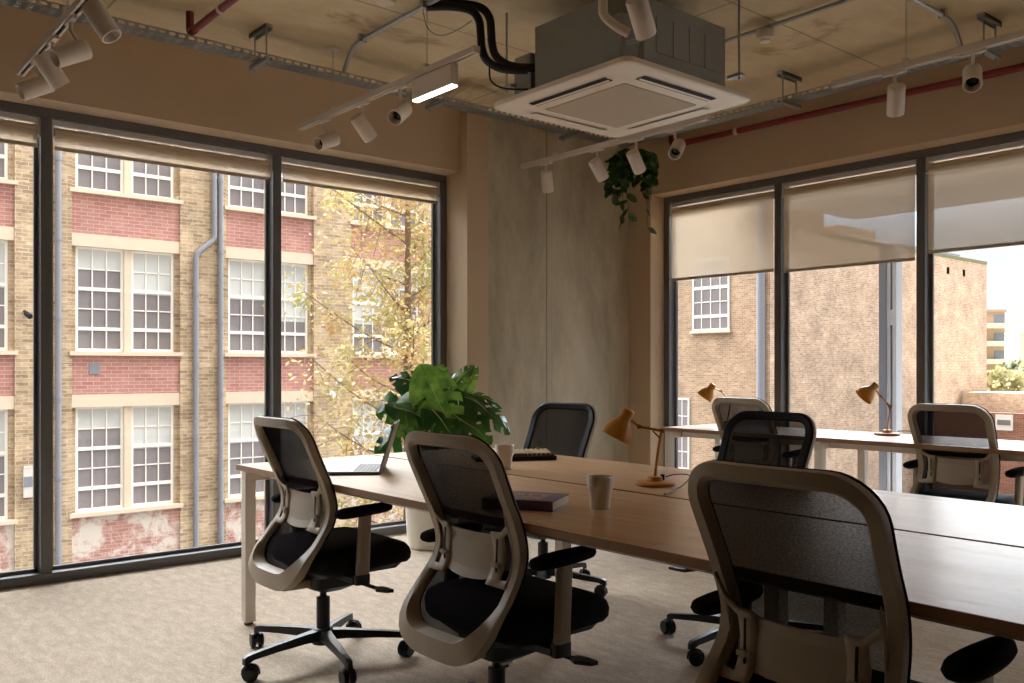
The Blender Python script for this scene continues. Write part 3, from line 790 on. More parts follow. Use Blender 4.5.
# leaf: where it sits (right, toward viewer, up), the way it points, the way its face looks, length, width, droop, young?
specs = [
    ((.00, .10, 1.04), (-.95, .1, -.22), (.10, .88, .45), .40, .30, .22, 0),
    ((-.04, .02, 1.08), (-.7, .2, .45), (.45, .7, .5), .24, .20, .5, 0),
    ((-.04, .20, 1.15), (.45, .3, -.82), (.05, .95, .3), .40, .32, .08, 1),
    ((.02, .00, 1.10), (.15, 0, 1), (0, 1, .2), .14, .13, .2, 1),
    ((.12, .00, 1.09), (.6, .1, .7), (-.3, .9, .3), .19, .13, .2, 1),
    ((.20, .00, 1.06), (.3, .2, .75), (-.2, .9, .3), .17, .10, .2, 1),
    ((.20, .12, 1.02), (.93, .2, -.38), (.1, .5, .85), .36, .24, .28, 0),
    ((.14, .02, 1.05), (.92, .0, .02), (0, .4, .9), .30, .18, .35, 0),
    ((.10, .20, .93), (.8, .3, -.4), (.1, .75, .65), .34, .27, .2, 0),
    ((-.12, .15, .86), (-.8, .2, -.5), (-.1, .8, .55), .32, .23, .15, 0),
    ((-.24, .22, .96), (.9, .25, -.18), (0, .65, .75), .26, .19, .25, 0),
    ((.00, .25, .95), (.5, .4, -.5), (.0, .75, .65), .26, .22, .2, 0),
    ((.16, .14, 1.02), (.1, .5, -.8), (.1, .85, .5), .24, .2, .15, 0),
    ((-.12, .12, 1.02), (-.35, .4, -.75), (-.1, .9, .4), .28, .24, .12, 1),
    ((.02, -.2, 1.0), (.3, -.7, .1), (0, .2, 1), .3, .26, .5, 0),
    ((-.12, .25, .62), (-.5, .6, -.55), (0, .6, .8), .28, .2, .4, 0),
    ((.18, .2, .72), (.7, .5, -.5), (0, .6, .8), .28, .2, .4, 0),
]
st = MB()
for k, (pos, dr, nrm, ln, wd, dp, yg) in enumerate(specs):
    W = lambda q: RV*q[0]-FV*q[1]+UV*q[2]
    b = W(pos)+RV*.02; b.z = pos[2]-.03
    m = MB(); leaf_mesh(m, b, W(dr), W(nrm), ln, wd, dp+.08, True, .24, k)
    lf = m.build('leaf', 'leaflight' if yg else 'leaf', mon, smooth=70); rb_ = [Vector(m.v[i_*9])+W(nrm)*.002 for i_ in range(0, 40, 3)]; MB().tube(rb_, [.0045-.00028*i_ for i_ in range(len(rb_))], 5).build('midrib', 'rib', lf, smooth=60)
    r0 = Vector((.03*math.cos(k*2.4), .03*math.sin(k*2.4), .37))
    st.tube(smooth_path([r0, r0*.6+b*.4+Vector((0, 0, .12)), b*.85+r0*.15+Vector((0, 0, .06)), b], 5), [.009]*8+[.006]*8, 7)
st.build('stem', 'stem', mon, smooth=60)

hp = thing('hanging_pothos', 'trailing green pothos hanging from the cable tray in the concrete corner', 'plant', (-4.56, 5.08, 2.80))
MB().lathe([(.05, -.12), (.062, -.115), (.075, -.01), (.076, 0), (.07, 0), (.066, -.02)], 20).build('pot', 'dark', hp, smooth=40)
MB().tube([(0.07, 0, -.01), (0, 0, .075), (-.07, 0, -.01)], .002, 5).build('hanging_wire', 'galv', hp)
fo = MB(); vn = MB(); rp = random.Random(3)
for v in range(13):
    a = rp.uniform(0, 2*PI); ln = [.55, .48, .5, .42, .2, .25, .3, .15, .18, .12, .3, .2, .36][v]
    rr_ = .10 if ln > .3 else .19
    p0 = Vector((.05*math.cos(a), .05*math.sin(a), 0)); p1 = Vector((rr_*math.cos(a), rr_*math.sin(a), -.03)); p2 = Vector((rr_*1.05*math.cos(a), rr_*1.05*math.sin(a), -ln))
    pts = smooth_path([p0, p1, p1*.5+p2*.5+Vector((rp.uniform(-.02, .02), rp.uniform(-.02, .02), 0)), p2], 5)
    vn.tube(pts, .0022, 5)
    for i, p in enumerate(pts[1:]):
        for _ in range(3 if ln < .35 or p.z > -.2 else 1):
            aa = rp.uniform(0, 2*PI); dv = Vector((math.cos(aa), math.sin(aa), rp.uniform(-1.4, .1)))
            if rp.random() < .5:
                s_ = rp.uniform(.055, .085); leaf_mesh(fo, p+dv*.02, dv, (math.cos(aa+1), math.sin(aa+1), .8), s_, s_*.75, .3, False, .2, rp.randint(0, 99))
fo.build('foliage', 'pothos', hp, smooth=70); vn.build('vine', 'stem', hp, smooth=60)

# ------------------------------------------------------------------ ceiling services
def cable_tray(label, p0, p1, w_=.10, zt=2.885):
    p0, p1 = Vector(p0), Vector(p1); d = (p1-p0).normalized(); sd = Vector((-d.y, d.x, 0)); ln = (p1-p0).length
    m = MB(); h = .03; n = int(ln/.05)
    for s in (-1, 1):                                # slotted side walls
        for z0, z1 in ((0, .007), (.023, .03)):
            m.obox(p0+d*ln/2+sd*s*w_/2+Vector((0, 0, zt+(z0+z1)/2)), d, sd, (0, 0, 1), ln/2, .001, (z1-z0)/2)
        for i in range(n+1):
            m.obox(p0+d*(i*.05)+sd*s*w_/2+Vector((0, 0, zt+.015)), d, sd, (0, 0, 1), .009, .001, .009)
        m.obox(p0+d*ln/2+sd*s*(w_/2-.006)+Vector((0, 0, zt+.03)), d, sd, (0, 0, 1), ln/2, .006, .0015)
    for q in (-.42, -.14, .14, .42):                 # perforated bed
        m.obox(p0+d*ln/2+sd*q*w_+Vector((0, 0, zt)), d, sd, (0, 0, 1), ln/2, .008, .001)
    for i in range(n+1):
        m.obox(p0+d*(i*.05)+Vector((0, 0, zt)), d, sd, (0, 0, 1), .012, w_/2, .001)
    o = m.build('cable_tray', 'galv'); return tag(o, label, 'cable tray', 'galvanised cable trays')
cable_tray('perforated galvanised cable tray running along the left wall bulkhead', (-4.70, -2.6, 0), (-4.70, 5.12, 0))
cable_tray('short stretch of cable tray in the extreme top left photo corner', (-4.64, .82, 0), (-2.2, .82, 0))
cable_tray('perforated galvanised cable tray running along the right wall bulkhead', (-4.63, 5.06, 0), (1.6, 5.06, 0))
def hanger(x, y, along, label):
    t = thing('tray_hanger', label, 'bracket', (x, y, 2.86), 0 if along == 'x' else PI/2, 'cable tray hangers')
    # local x is across the tray
    def channel(z0):
        m = MB().box(-.11, .11, -.02, .02, z0, z0+.003).box(-.11, .11, -.02, -.017, z0, z0+.022).box(-.11, .11, .017, .02, z0, z0+.022); return m
    channel(0).build('lower_channel', 'galv', t)
    m = MB().box(-.11, .11, -.02, .02, .185, .2).box(-.11, .11, -.02, -.017, .17, .2).box(-.11, .11, .017, .02, .17, .2); m.build('upper_channel', 'galv', t)
    for s in (-1, 1): MB().tube([(s*.075, 0, -.02), (s*.075, 0, .19)], .005, 8).build('threaded_rod', 'galv', t)
for y, lb in ((2.13, 'galvanised hanger on the left cable tray near the red pipe bend'), (3.33, 'galvanised hanger on the left cable tray behind the lit track lamp'),
              (4.52, 'galvanised hanger on the left cable tray under the air conditioner corner')):
    hanger(-4.70, y, 'x', lb)
for x, lb in ((-3.24, 'galvanised hanger on the right cable tray right of the air conditioner'), (-2.02, 'galvanised hanger on the right cable tray at the photo edge')):
    hanger(x, 5.06, 'y', lb)

def light_track(x0, x1, y, label, wires, live=False):
    t = thing('lighting_track', label, 'track light', (x0, y, 2.66), 0, 'white lighting tracks')
    ln = x1-x0
    m = MB().box(0, ln, -.018, .018, .012, .032).box(0, ln, -.018, -.008, 0, .013).box(0, ln, .008, .018, 0, .013)
    m.build('rail', 'spot', t)
    MB().box(.01, ln-.01, -.008, .008, .009, .0125).build('conductor_slot', 'dark', t)
    for a in (0, ln): MB().box(a-.004, a+.004, -.019, .019, -.001, .033).build('end_cap', 'spot', t)
    for wx in wires:
        g = MB().box(wx-x0-.012, wx-x0+.012, -.02, .02, .03, .05).build('suspension_clip', 'spot', t)
        MB().tube([(wx-x0, 0, .04), (wx-x0, 0, .385)], .0022, 6).build('suspension_wire', 'galv', g)
        MB().lathe([(.03, .385), (.036, .388), (.036, .399)], 16, (wx-x0, 0, 0)).build('ceiling_cup', 'spot', g, smooth=40)
    return t
light_track(-5.07, -2.9, 1.01, 'white lighting track with four heads at the top left photo corner', (-4.155, -3.2))
light_track(-5.10, -3.32, 2.577, 'white lighting track carrying the lit linear lamp, in front of the left bulkhead', (-4.694, -3.727))
light_track(-5.03, -3.33, 4.34, 'white lighting track with four heads below the air conditioner', (-4.677, -3.55))
light_track(-2.515, -.75, 4.34, 'white lighting track with two heads at the upper right in front of the red pipe', (-2.125, -.95))
light_track(-2.50, -.72, 2.577, 'white lighting track starting just above the top photo edge over the air conditioner', (-2.2, -.95))

def spotlight(x, y, c, d, label):
    t = thing('track_spotlight', label, 'spotlight', (x, y, 2.66), 0, 'white cylinder spotlights')
    d = Vector(d).normalized(); c = Vector(c)-Vector((x, y, 2.66)); 
    MB().box(-.06, .06, -.013, .013, -.016, .006).build('adapter', 'spot', t, bevel=.004)
    back = c-d*.05; side = d.cross(Vector((0, 0, 1)))
    side = side.normalized() if side.length > .05 else Vector((1, 0, 0))
    MB().tube([(0, 0, -.012), (0, 0, -.05), back*.7+Vector((0, 0, -.02))*.3, back], .009, 8).build('stem', 'spot', t, smooth=50)
    can = MB().lathe([(.030, -.075), (.040, -.073), (.042, -.069), (.042, .072), (.040, .075), (.035, .0745), (.031, .045), (.0285, .03)], 28, c, d, cap1=False).build('can', 'spot', t, smooth=35)
    MB().lathe([(.001, .028), (.029, .029), (.024, .036), (.001, .042)], 20, c, d).build('lens', 'lens', can, smooth=40)
SP = [
    (-4.791, 2.577, (-4.784, 2.586, 2.531), (.2, -.896, -.398), 'left of three spotlights on the track with the lit lamp, lens facing the room'),
    (-4.353, 2.577, (-4.351, 2.579, 2.521), (-.082, .702, -.708), 'middle of three spotlights on the track with the lit lamp, turned away'),
    (-3.976, 2.577, (-3.976, 2.577, 2.52), (.415, -.716, -.562), 'spotlight hanging right beside the lit linear lamp'),
    (-4.773, 4.34, (-4.768, 4.346, 2.523), (-.239, .327, -.914), 'spotlight pointing straight down in front of the concrete wall, left end of its track'),
    (-4.259, 4.34, (-4.253, 4.348, 2.522), (.012, .64, -.768), 'second spotlight from the left under the air conditioner, left of the hanging plant'),
    (-3.907, 4.34, (-3.907, 4.34, 2.514), (-.123, .668, -.734), 'spotlight hanging in front of the leaves of the hanging plant'),
    (-3.585, 4.34, (-3.577, 4.349, 2.535), (.357, -.733, -.579), 'spotlight by the red pipe bend, dark lens showing, right of the hanging plant'),
    (-2.184, 4.34, (-2.179, 4.345, 2.518), (-.304, .517, -.8), 'spotlight pointing down across the red pipe, above the middle right blind'),
    (-1.806, 4.34, (-1.808, 4.338, 2.536), (.294, -.696, -.655), 'rightmost spotlight in the photo, dark lens facing the room'),
    (-4.735, 1.01, (-4.737, 1.008, 2.52), (.003, -.878, -.478), 'lowest spotlight at the top left, dark lens over the window head'),
    (-4.411, 1.01, (-4.417, 1.003, 2.519), (-.04, .583, -.811), 'top left spotlight turned away, overlapping the lowest one'),
    (-4.106, 1.01, (-4.106, 1.01, 2.513), (.071, -.874, -.481), 'top left spotlight tilted up to the right, third from the track end'),
    (-3.751, 1.01, (-3.735, 1.03, 2.546), (.353, .42, -.836), 'top left spotlight nearest the ceiling, cut by the top photo edge'),
    (-2.351, 2.577, (-2.323, 2.61, 2.537), (-.218, .656, -.723), 'large near spotlight hanging in front of the grey air conditioner casing'),
]
for a in SP: spotlight(*a)
ll = thing('linear_lamp', 'white box shaped linear track lamp with glowing underside', 'lamp', (-3.662, 2.577, 2.66))
MB().box(-.175, .175, -.02, .02, -.108, -.006).build('housing', 'spot', ll, bevel=.006)
MB().box(-.15, .15, -.0075, .0075, -.008, .0125).build('adapter', 'spot', ll)
MB().box(-.17, .17, -.017, .017, -.116, -.1075).build('diffuser', 'led', ll)

# air conditioner cassette
AX0, AX1, AY0, AY1 = -3.648, -2.685, 2.926, 3.868
ac = thing('air_conditioner', 'ceiling cassette air conditioner with white square panel and grey casing', 'air conditioner', ((AX0+AX1)/2, (AY0+AY1)/2, 2.532))
hx_, hy_ = (AX1-AX0)/2, (AY1-AY0)/2
m = MB(); rings = []
for z, g, r in ((.034, -.012, .05), (.03, 0, .05), (.006, .002, .05), (.0, -.008, .045)):
    rings.append([(x, y, z) for x, y in rrect(-hx_-g, hx_+g, -hy_-g, hy_+g, r, 5)])
g0 = .235                                            # grille half size ring
rings.append([(x, y, 0) for x, y in rrect(-hx_+.055, hx_-.055, -hy_+.055, hy_-.055, .04, 5)])
rings.append([(x, y, -.006) for x, y in rrect(-hx_+.15, hx_-.15, -hy_+.15, hy_-.15, .02, 5)])
rings.append([(x, y, -.008) for x, y in rrect(-hx_+.17, hx_-.17, -hy_+.17, hy_-.17, .015, 5)])
m.loft(rings); m.build('panel', 'acwhite', ac, smooth=25)
MB().loft([[(x, y, z) for x, y in rrect(-hx_+.2, hx_-.2, -hy_+.2, hy_-.2, .012, 3)] for z in (-.011, -.006)]).build('intake_grille', 'acgrille', ac)
for k in range(4):
    a = k*PI/2; m = MB(); hh = hx_ if k % 2 == 0 else hy_
    def rt(p): c_, s_ = math.cos(a), math.sin(a); return (p[0]*c_-p[1]*s_, p[0]*s_+p[1]*c_, p[2])
    yc = -(hy_ if k % 2 == 0 else hx_)+.105
    m.add([rt(p) for p in [(-.27, yc-.028, -.0045), (.27, yc-.028, -.0045), (.27, yc+.028, -.0075), (-.27, yc+.028, -.0075)]], [(0, 1, 2, 3)])
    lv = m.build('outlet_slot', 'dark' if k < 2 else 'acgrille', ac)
    m = MB(); m.loft([[rt((x, yc-.006+dy, -.0085+dz)) for x in (-.265, .265)] for dy, dz in (((.006, .0), (.020, -.003)) if k < 2 else ((-.026, .0), (.026, -.003)))], False, False, False)
    m.build('louvre', 'acwhite', lv)
ch = .13; b_ = .415
oct_ = [(-b_+.22, -b_), (b_-ch, -b_), (b_, -b_+ch), (b_, b_-.09), (b_-.09, b_), (-b_+ch, b_), (-b_, b_-ch), (-b_, -b_+.22)]
MB().prism(oct_, .034, .36).build('casing', 'duct', ac, bevel=.004)
m = MB()
for i in range(4): m.box(b_-.0005, b_+.003, -.20+.12*i, -.20+.12*i+.11, .12, .29)
m.build('pressed_panels', 'duct', ac)
MB().box(-b_+.0, -b_+.13, -b_+.05, -b_+.2, .06, .27).build('pipe_box', 'duct', ac, bevel=.003)
MB().box(b_-.13, b_-.02, -b_-.0, -b_+.11, .05, .26).build('control_box', 'duct', ac, bevel=.003)
for sx in (-1, 1):
    for sy in (-1, 1):
        MB().tube([(sx*.46, sy*.38, .10), (sx*.46, sy*.38, .52)], .006, 8).build('threaded_rod', 'galv', ac)
        MB().box(min(sx*.40, sx*.48), max(sx*.40, sx*.48), sy*.38-.018, sy*.38+.018, .115, .13).build('mounting_lug', 'galv', ac)

pp = [(-3.75, 2.62, 3.02), (-3.664, 2.713, 3.02), (-3.599, 2.79, 3.0), (-3.572, 2.822, 2.95), (-3.566, 2.829, 2.88), (-3.562, 2.833, 2.81), (-3.549, 2.849, 2.752), (-3.513, 2.892, 2.711), (-3.464, 2.94, 2.694), (-3.40, 3.0, 2.69)]
for k, (off, lb) in enumerate((((-.018, -.02, 0), 'black foam insulated pipe bending into the air conditioner, left of its twin'), ((.018, .02, .012), 'black foam insulated pipe bending into the air conditioner, right of its twin'))):
    o = MB().tube(smooth_path([Vector(p)+Vector(off) for p in pp], 4), .021, 12).build('insulated_pipe', 'insul', None, smooth=60)
    tag(o, lb, 'pipe', 'insulated pipes of the air conditioner')
cable('power_cable', 'thin black cable hanging beside the insulated pipes', 'cable', [(-3.55, 2.84, 2.72), (-3.55, 2.85, 2.64), (-3.5, 2.9, 2.60), (-3.42, 2.99, 2.595)], .005)
cable('loop_wire', 'thin wire looping under the ceiling between conduit and insulated pipe', 'cable', [(-3.80, 2.60, 3.03), (-3.79, 2.62, 2.93), (-3.74, 2.66, 2.88), (-3.68, 2.72, 2.90), (-3.62, 2.78, 2.95)], .003, 'galv')
o = MB().tube(smooth_path([(-2.797, 2.888, 3.05), (-2.797, 2.888, 2.80), (-2.795, 2.89, 2.765), (-2.78, 2.905, 2.735), (-2.75, 2.94, 2.70), (-2.72, 2.975, 2.675)], 5), .021, 14).build('drain_pipe', 'pvc', None, smooth=60)
tag(o, 'white bent plastic drain pipe entering the air conditioner casing', 'pipe')

def pipe(name, m, pts, r, label, cat, clips=(), clipm='galv'):
    t = thing(name, label, cat, pts[0])
    o0 = Vector(pts[0])
    MB().tube([Vector(p)-o0 for p in pts], r, 12).build('pipe_run', m, t, smooth=50)
    return t
def rounded(pts, r=.06, n=5):
    pts = [Vector(p) for p in pts]; out = [pts[0]]
    for i in range(1, len(pts)-1):
        a = (pts[i-1]-pts[i]).normalized(); b = (pts[i+1]-pts[i]).normalized(); p = pts[i]
        for k in range(n+1):
            t = k/n; out.append((p+a*r)*(1-t)**2+p*2*t*(1-t)+(p+b*r)*t*t)
    out.append(pts[-1]); return out
cl = pipe('conduit', 'galv', rounded([(-2.9, 2.60, 3.03), (-4.50, 2.60, 3.03), (-4.70, 2.65, 2.93)], .08), .0125, 'galvanised conduit dropping to the left cable tray behind the lit lamp track', 'conduit')
for x in (-3.78, -4.40): MB().box(x+2.9-.014, x+2.9+.014, -.022, .022, -.016, .03).build('conduit_box', 'galv', cl, bevel=.003)
cb_ = pipe('conduit', 'galv', rounded([(-3.62, 4.19, 3.03), (-.8, 4.19, 3.03)], .08), .0125, 'galvanised conduit on the ceiling carrying the round white sensor', 'conduit')
cr = pipe('conduit', 'galv', rounded([(-2.13, 3.2, 3.03), (-2.13, 4.86, 3.03), (-2.16, 5.06, 2.92)], .09), .0125, 'galvanised conduit bending down to the right cable tray', 'conduit')
for y in (4.4, 4.75): MB().box(-.02, .02, y-3.2-.014, y-3.2+.014, -.016, .03).build('conduit_box', 'galv', cr, bevel=.003)
o = MB().lathe([(.048, 0), (.05, -.02), (.044, -.045), (.03, -.05), (.028, -.062), (.001, -.064)], 24).build('ceiling_sensor', 'acwhite', None, smooth=40, loc=(-2.84, 4.20, 3.02)); tag(o, 'round white sensor hanging under the conduit right of the air conditioner', 'sensor')
o = MB().lathe([(.05, 0), (.052, -.008), (.046, -.022), (.001, -.026)], 24).build('ceiling_disc', 'acwhite', None, smooth=40, loc=(-3.90, 2.44, 3.06)); tag(o, 'flat white disc on the ceiling at the top photo edge, left of the insulated pipes', 'sensor')

rp_ = thing('sprinkler_pipe', 'red sprinkler pipe with an elbow near the left bulkhead, with a white clip', 'pipe', (-4.712, 1.74, 2.95))
MB().tube([Vector(p)-Vector((-4.712, 1.74, 2.95)) for p in rounded([(-4.712, 1.74, 3.06), (-4.712, 1.74, 2.95), (-4.64, 1.74, 2.95)], .03)], .021, 14).build('elbow', 'red', rp_, smooth=50)
MB().tube([Vector(p)-Vector((-4.712, 1.74, 2.95)) for p in [(-4.66, 1.74, 2.95), (-2.2, 1.74, 2.95)]], .0185, 14).build('pipe_run', 'red', rp_, smooth=50)
MB().tube([(-.0+.40, 0, 0), (.425, 0, 0)], .0225, 14).add([], []).build('clip', 'pvc', rp_, smooth=50)
MB().tube([(.4125, 0, .02), (.4125, 0, .11)], .004, 6).build('threaded_rod', 'galv', rp_)
rq = thing('sprinkler_pipe', 'long red sprinkler pipe along the right bulkhead above the blinds', 'pipe', (-4.63, 5.56, 2.95))
MB().tube(rounded([(0, 0, .11), (0, 0, .0), (.15, 0, -.004), (6.1, 0, -.09)], .05), .023, 14).build('pipe_run', 'red', rq, smooth=50)
for x in (.62, 2.9):
    MB().tube([(x, 0, .0), (x, 0, .115)], .004, 6).build('threaded_rod', 'galv', rq)
    MB().tube([(x-.015, 0, -.002-.0145*x), (x+.015, 0, -.002-.0145*x)], .027, 14).build('clip', 'pvc', rq, smooth=50)

# ------------------------------------------------------------------ outside: the brick building across the street
FX = -19.0
bd = thing('brick_building', 'old brick warehouse with white sash windows across the street', 'building', (FX, 4.69, -4.5))
O = Vector((FX, 4.69, -4.5))
def bpart(mb, name, m, parent=None, **k):
    mb.v = [(x-O.x, y-O.y, z-O.z) for x, y, z in mb.v]; return mb.build(name, m, parent or bd, **k)
PIT, BW = 3.12, 2.12
bays = [4.69+PIT*i for i in range(-2, 4)]
YE = 17.2
sills = [4.72, 1.50, -1.70]
ztop = 8.6
for i, y in enumerate(bays[:-1]+[bays[-1]]):          # piers
    bpart(MB().box(FX-.5, FX+.0, y+BW, min(y+PIT, YE+.0) if i < len(bays)-1 else YE, -4.5, ztop), 'pier', 'yellowbrick')
bpart(MB().box(FX-.5, FX, -4.2, bays[0], -4.5, ztop), 'pier', 'yellowbrick')
bpart(MB().box(FX-9, FX-.5, -4.2, YE, -4.5, ztop-.3), 'core', 'dark')
def sash(y0, y1, z0, z1):
    m = MB(); xf = FX-.14
    f = .055
    m.box(xf-.06, xf, y0, y0+f, z0+.06, z1-.045).box(xf-.06, xf, y1-f, y1, z0+.06, z1-.045).box(xf-.06, xf, y0, y1, z0, z0+.06).box(xf-.06, xf, y0, y1, z1-.045, z1)
    h = (z1-z0-.1)/5; zs = [z0+.06+h*k for k in range(6)]
    for k, z in enumerate(zs[1:-1]):
        thick = .034 if k in (0, 2) else .011
        m.box(xf-.05, xf+(.004 if k in (0, 2) else -.012), y0+f, y1-f, z-thick, z+thick)
    for q in (1, 2):
        yy = y0+f+(y1-y0-2*f)*q/3; m.box(xf-.05, xf-.012, yy-.011, yy+.011, z0, z1)
    w_ = bpart(m, 'window', 'sash')
    bpart(MB().box(xf-.05, xf-.035, y0+.03, y1-.03, z0+.03, z1-.02), 'pane', 'pane', w_)
    bpart(MB().box(xf-.034, xf-.031, y0+f, y1-f, z1-h-.05-.45*((int(y0*7) % 3)), z1-.04), 'window_blind', 'innerblind', w_)
for i, y in enumerate(bays):
    for r, zs in enumerate(sills):
        zh = zs+2.09
        bpart(MB().box(FX-.25, FX+.05, y-.05, y+BW+.05, zs-.08, zs), 'sill', 'stone')
        bpart(MB().box(FX-.25, FX-.02, y, y+BW, zh, zh+.25), 'lintel', 'stone')
        zb = zs-.08-(3.22-.08-2.09-.25 if r < 2 else 2.8)
        bpart(MB().box(FX-.25, FX-.05, y, y+BW, max(zb, -4.5), zs-.08), 'spandrel', 'peelbrick' if r == 2 else 'redbrick')
        bpart(MB().box(FX-.25, FX-.08, y+.09+.92, y+.09+1.06, zs, zh), 'stone_mullion', 'stone')
        for q in (y, y+BW-.09): bpart(MB().box(FX-.25, FX-.10, q, q+.09, zs, zh), 'jamb', 'yellowbrick')
        sash(y+.09, y+1.01, zs, zh); sash(y+1.15, y+BW-.09, zs, zh)
    bpart(MB().box(FX-.3, FX-.05, y, y+BW, 7.06, ztop), 'spandrel', 'redbrick')
def dpipe(pts, r=.055):
    m = MB().tube(pts, r, 10); z = pts[0][2]
    return bpart(m, 'drainpipe', 'leadpipe', smooth=50)
X_ = FX+.07
def straight(y, z0, z1):
    m = MB().tube([(X_, y, z0), (X_, y, z1)], .058, 10)
    k = z0+.4
    while k < z1: m.tube([(X_, y, k), (X_, y, k+.09)], .072, 10); k += 1.55
    bpart(m, 'drainpipe', 'leadpipe', smooth=50)
straight(4.43, -4.5, 8); straight(7.66, -4.5, 8)
m = MB().tube(rounded([(X_, 7.52, 8), (X_, 7.52, 3.95), (X_, 7.12, 3.6), (X_, 7.12, -4.5)], .1), .058, 10)
for z in (2.7, 1.2, -.4, -2): m.tube([(X_, 7.12, z), (X_, 7.12, z+.09)], .072, 10)
bpart(m, 'drainpipe', 'leadpipe', smooth=50)
bpart(MB().box(FX-.05, FX-.035, 5.02, 5.21, 1.05, 1.27), 'air_vent', 'leadpipe')
bpart(MB().box(FX+.0, FX+.04, 3.83, 3.99, -1.30, -.74).box(FX+.0, FX+.045, 3.835, 3.985, -.74, -.70), 'wall_box', 'render')
bpart(MB().box(FX+.04, FX+.046, 3.835, 3.985, -1.10, -.90), 'wall_box_grille', 'leadpipe')
for (y, z) in ((10.48, .815), (10.24, .536)):
    m = MB().tube([(FX, y, z-.1), (FX+.25, y, z-.1), (FX+.25, y, z-.06)], .015, 6)
    g = bpart(m, 'lamp_arm', 'leadpipe')
    pts = [(.10*math.sin(a*PI/10), -.10*math.cos(a*PI/10)) for a in range(11)]
    bpart(MB().lathe(pts, 16, (FX+.25, y, z)), 'lamp_globe', 'opal', g, smooth=60)
m = MB().tube([(FX, 3.86, 2.25), (FX+.16, 3.86, 2.2)], .03, 10).tube([(FX+.14, 3.86, 2.2), (FX+.26, 3.9, 2.14)], .05, 12)
bpart(m, 'security_camera', 'dark', smooth=50)

# the wing and the gable beyond the concrete corner
wg = thing('brick_wing', 'tall brown brick wing with a sash window seen through the right window', 'building', (-19, 28.3, -4.5))
WO = Vector((-19, 28.3, -4.5))
def wpart(mb, name, m, parent=None, o=WO, root=wg, **k):
    mb.v = [(x-o.x, y-o.y, z-o.z) for x, y, z in mb.v]; return mb.build(name, m, parent or root, **k)
wpart(MB().box(-30, -19.012, 28.3, 32.1, -4.5, 13.), 'wall', 'wingbrick')
def wsash(x0, x1, z0, z1, cols, rows, thick):
    y = 28.3; m = MB(); f = .07
    m.box(x0, x0+f, y-.05, y+.02, z0+f, z1-f).box(x1-f, x1, y-.05, y+.02, z0+f, z1-f).box(x0, x1, y-.05, y+.02, z0, z0+f).box(x0, x1, y-.05, y+.02, z1-f, z1)
    for k in range(1, rows):
        z = z0+(z1-z0)*k/rows; q = .06 if k in thick else .016; m.box(x0+f, x1-f, y-.04, y+.02, z-q, z+q)
    for k in range(1, cols):
        x = x0+(x1-x0)*k/cols; m.box(x-.016, x+.016, y-.035, y+.02, z0+f, z1-f)
    w_ = wpart(m, 'window', 'sash'); wpart(MB().box(x0, x1, y-.02, y-.01, z0, z1), 'pane', 'pane', w_)
    wpart(MB().box(x0-.08, x1+.08, y-.12, y, z0-.1, z0), 'sill', 'stone', w_)
wsash(-22.46, -20.70, 2.62, 5.4, 4, 5, (1, 3)); wsash(-24.1, -22.62, -2.9, -.05, 4, 4, (2,))
m = MB().tube([(-19.25, 28.2, -4.5), (-19.25, 28.2, 13)], .16, 12); wpart(m, 'drainpipe', 'leadpipe', smooth=50)
gb = thing('brick_gable', 'long pale brick wall ending in a corner against the sky', 'building', (-19, 32.1, -4.5))
GO = Vector((-19, 32.1, -4.5))
gp = lambda mb, n, m, **k: wpart(mb, n, m, None, GO, gb, **k)
gp(MB().box(-30, -18.985, 32.11, 47.2, -4.5, 6.35).box(-19.01, -18.985, 28.36, 32.11, -4.5, 6.35), 'wall', 'palebrick')
gp(MB().box(-30, -18.97, 32.1, 47.22, 6.35, 6.50), 'coping', 'bush')
gp(MB().box(-24, -20, 40, 46.5, 6.5, 6.9), 'roof_edge', 'leadpipe')
gp(MB().box(-25, -19.05, 33.4, 36.2, 6.5, 6.95), 'parapet', 'palebrick')
for y in (42.9, 44.6): gp(MB().box(-19.02, -18.985, y-.14, y+.14, 5.6, 5.92), 'air_brick', 'dark')

ob = thing('brick_outbuilding', 'low brown brick outbuilding with a small window beyond the gable corner', 'building', (-15, 40, -4.5))
OO = Vector((-15, 40, -4.5)); op = lambda mb, n, m, pr=None, **k: wpart(mb, n, m, pr, OO, ob, **k)
op(MB().box(-18.8, -4, 40, 40.4, -4.5, -.73), 'front_wall', 'outbrick')
op(MB().box(-18.8, -4, 44, 47, -4.5, .0), 'rear_wall', 'palebrick')
op(MB().box(-18.8, -4, 40.4, 44, -4.5, -.9), 'roof', 'render')
w_ = op(MB().box(-15.72, -15.04, 39.96, 40.0, -1.46, -.80), 'window', 'sash')
op(MB().box(-15.64, -15.12, 39.94, 39.965, -1.24, -1.02), 'pane', 'pane', w_)

# our own building's grey post and overhang outside the right window
ps = thing('steel_post', 'grey and white slotted steel post outside the right window', 'post', (-3.37, 6.62, -.2))
MB().box(-.06, .0, -.05, .05, -4, 2.32).build('post_flange', 'greypost', ps)
m = MB().box(.0, .028, -.045, .045, -4, 2.32).box(.045, .075, -.045, .045, -4, 2.32)
z = -4
while z < 2.32: m.box(.028, .045, -.045, .045, z, z+.12); z += .95
m.build('slotted_channel', 'palepost', ps)
MB().box(.0275, .0455, .02, .04, -4, 2.32).build('channel_back', 'leadpipe', ps)
ov = MB().box(-4.2, 4, 6.15, 7.6, 2.52, 2.7).build('trim_1', 'render'); struct(ov, 'pale overhang outside above the right window')

gr = MB().box(-600, 300, -200, 700, -4.8, -4.5).build('ground', 'asphalt'); struct(gr, 'street and ground outside')
gg = MB().box(-300, 60, 90, 420, -4.5, -4.3).build('lawn', 'grass'); struct(gg, 'distant lawn')

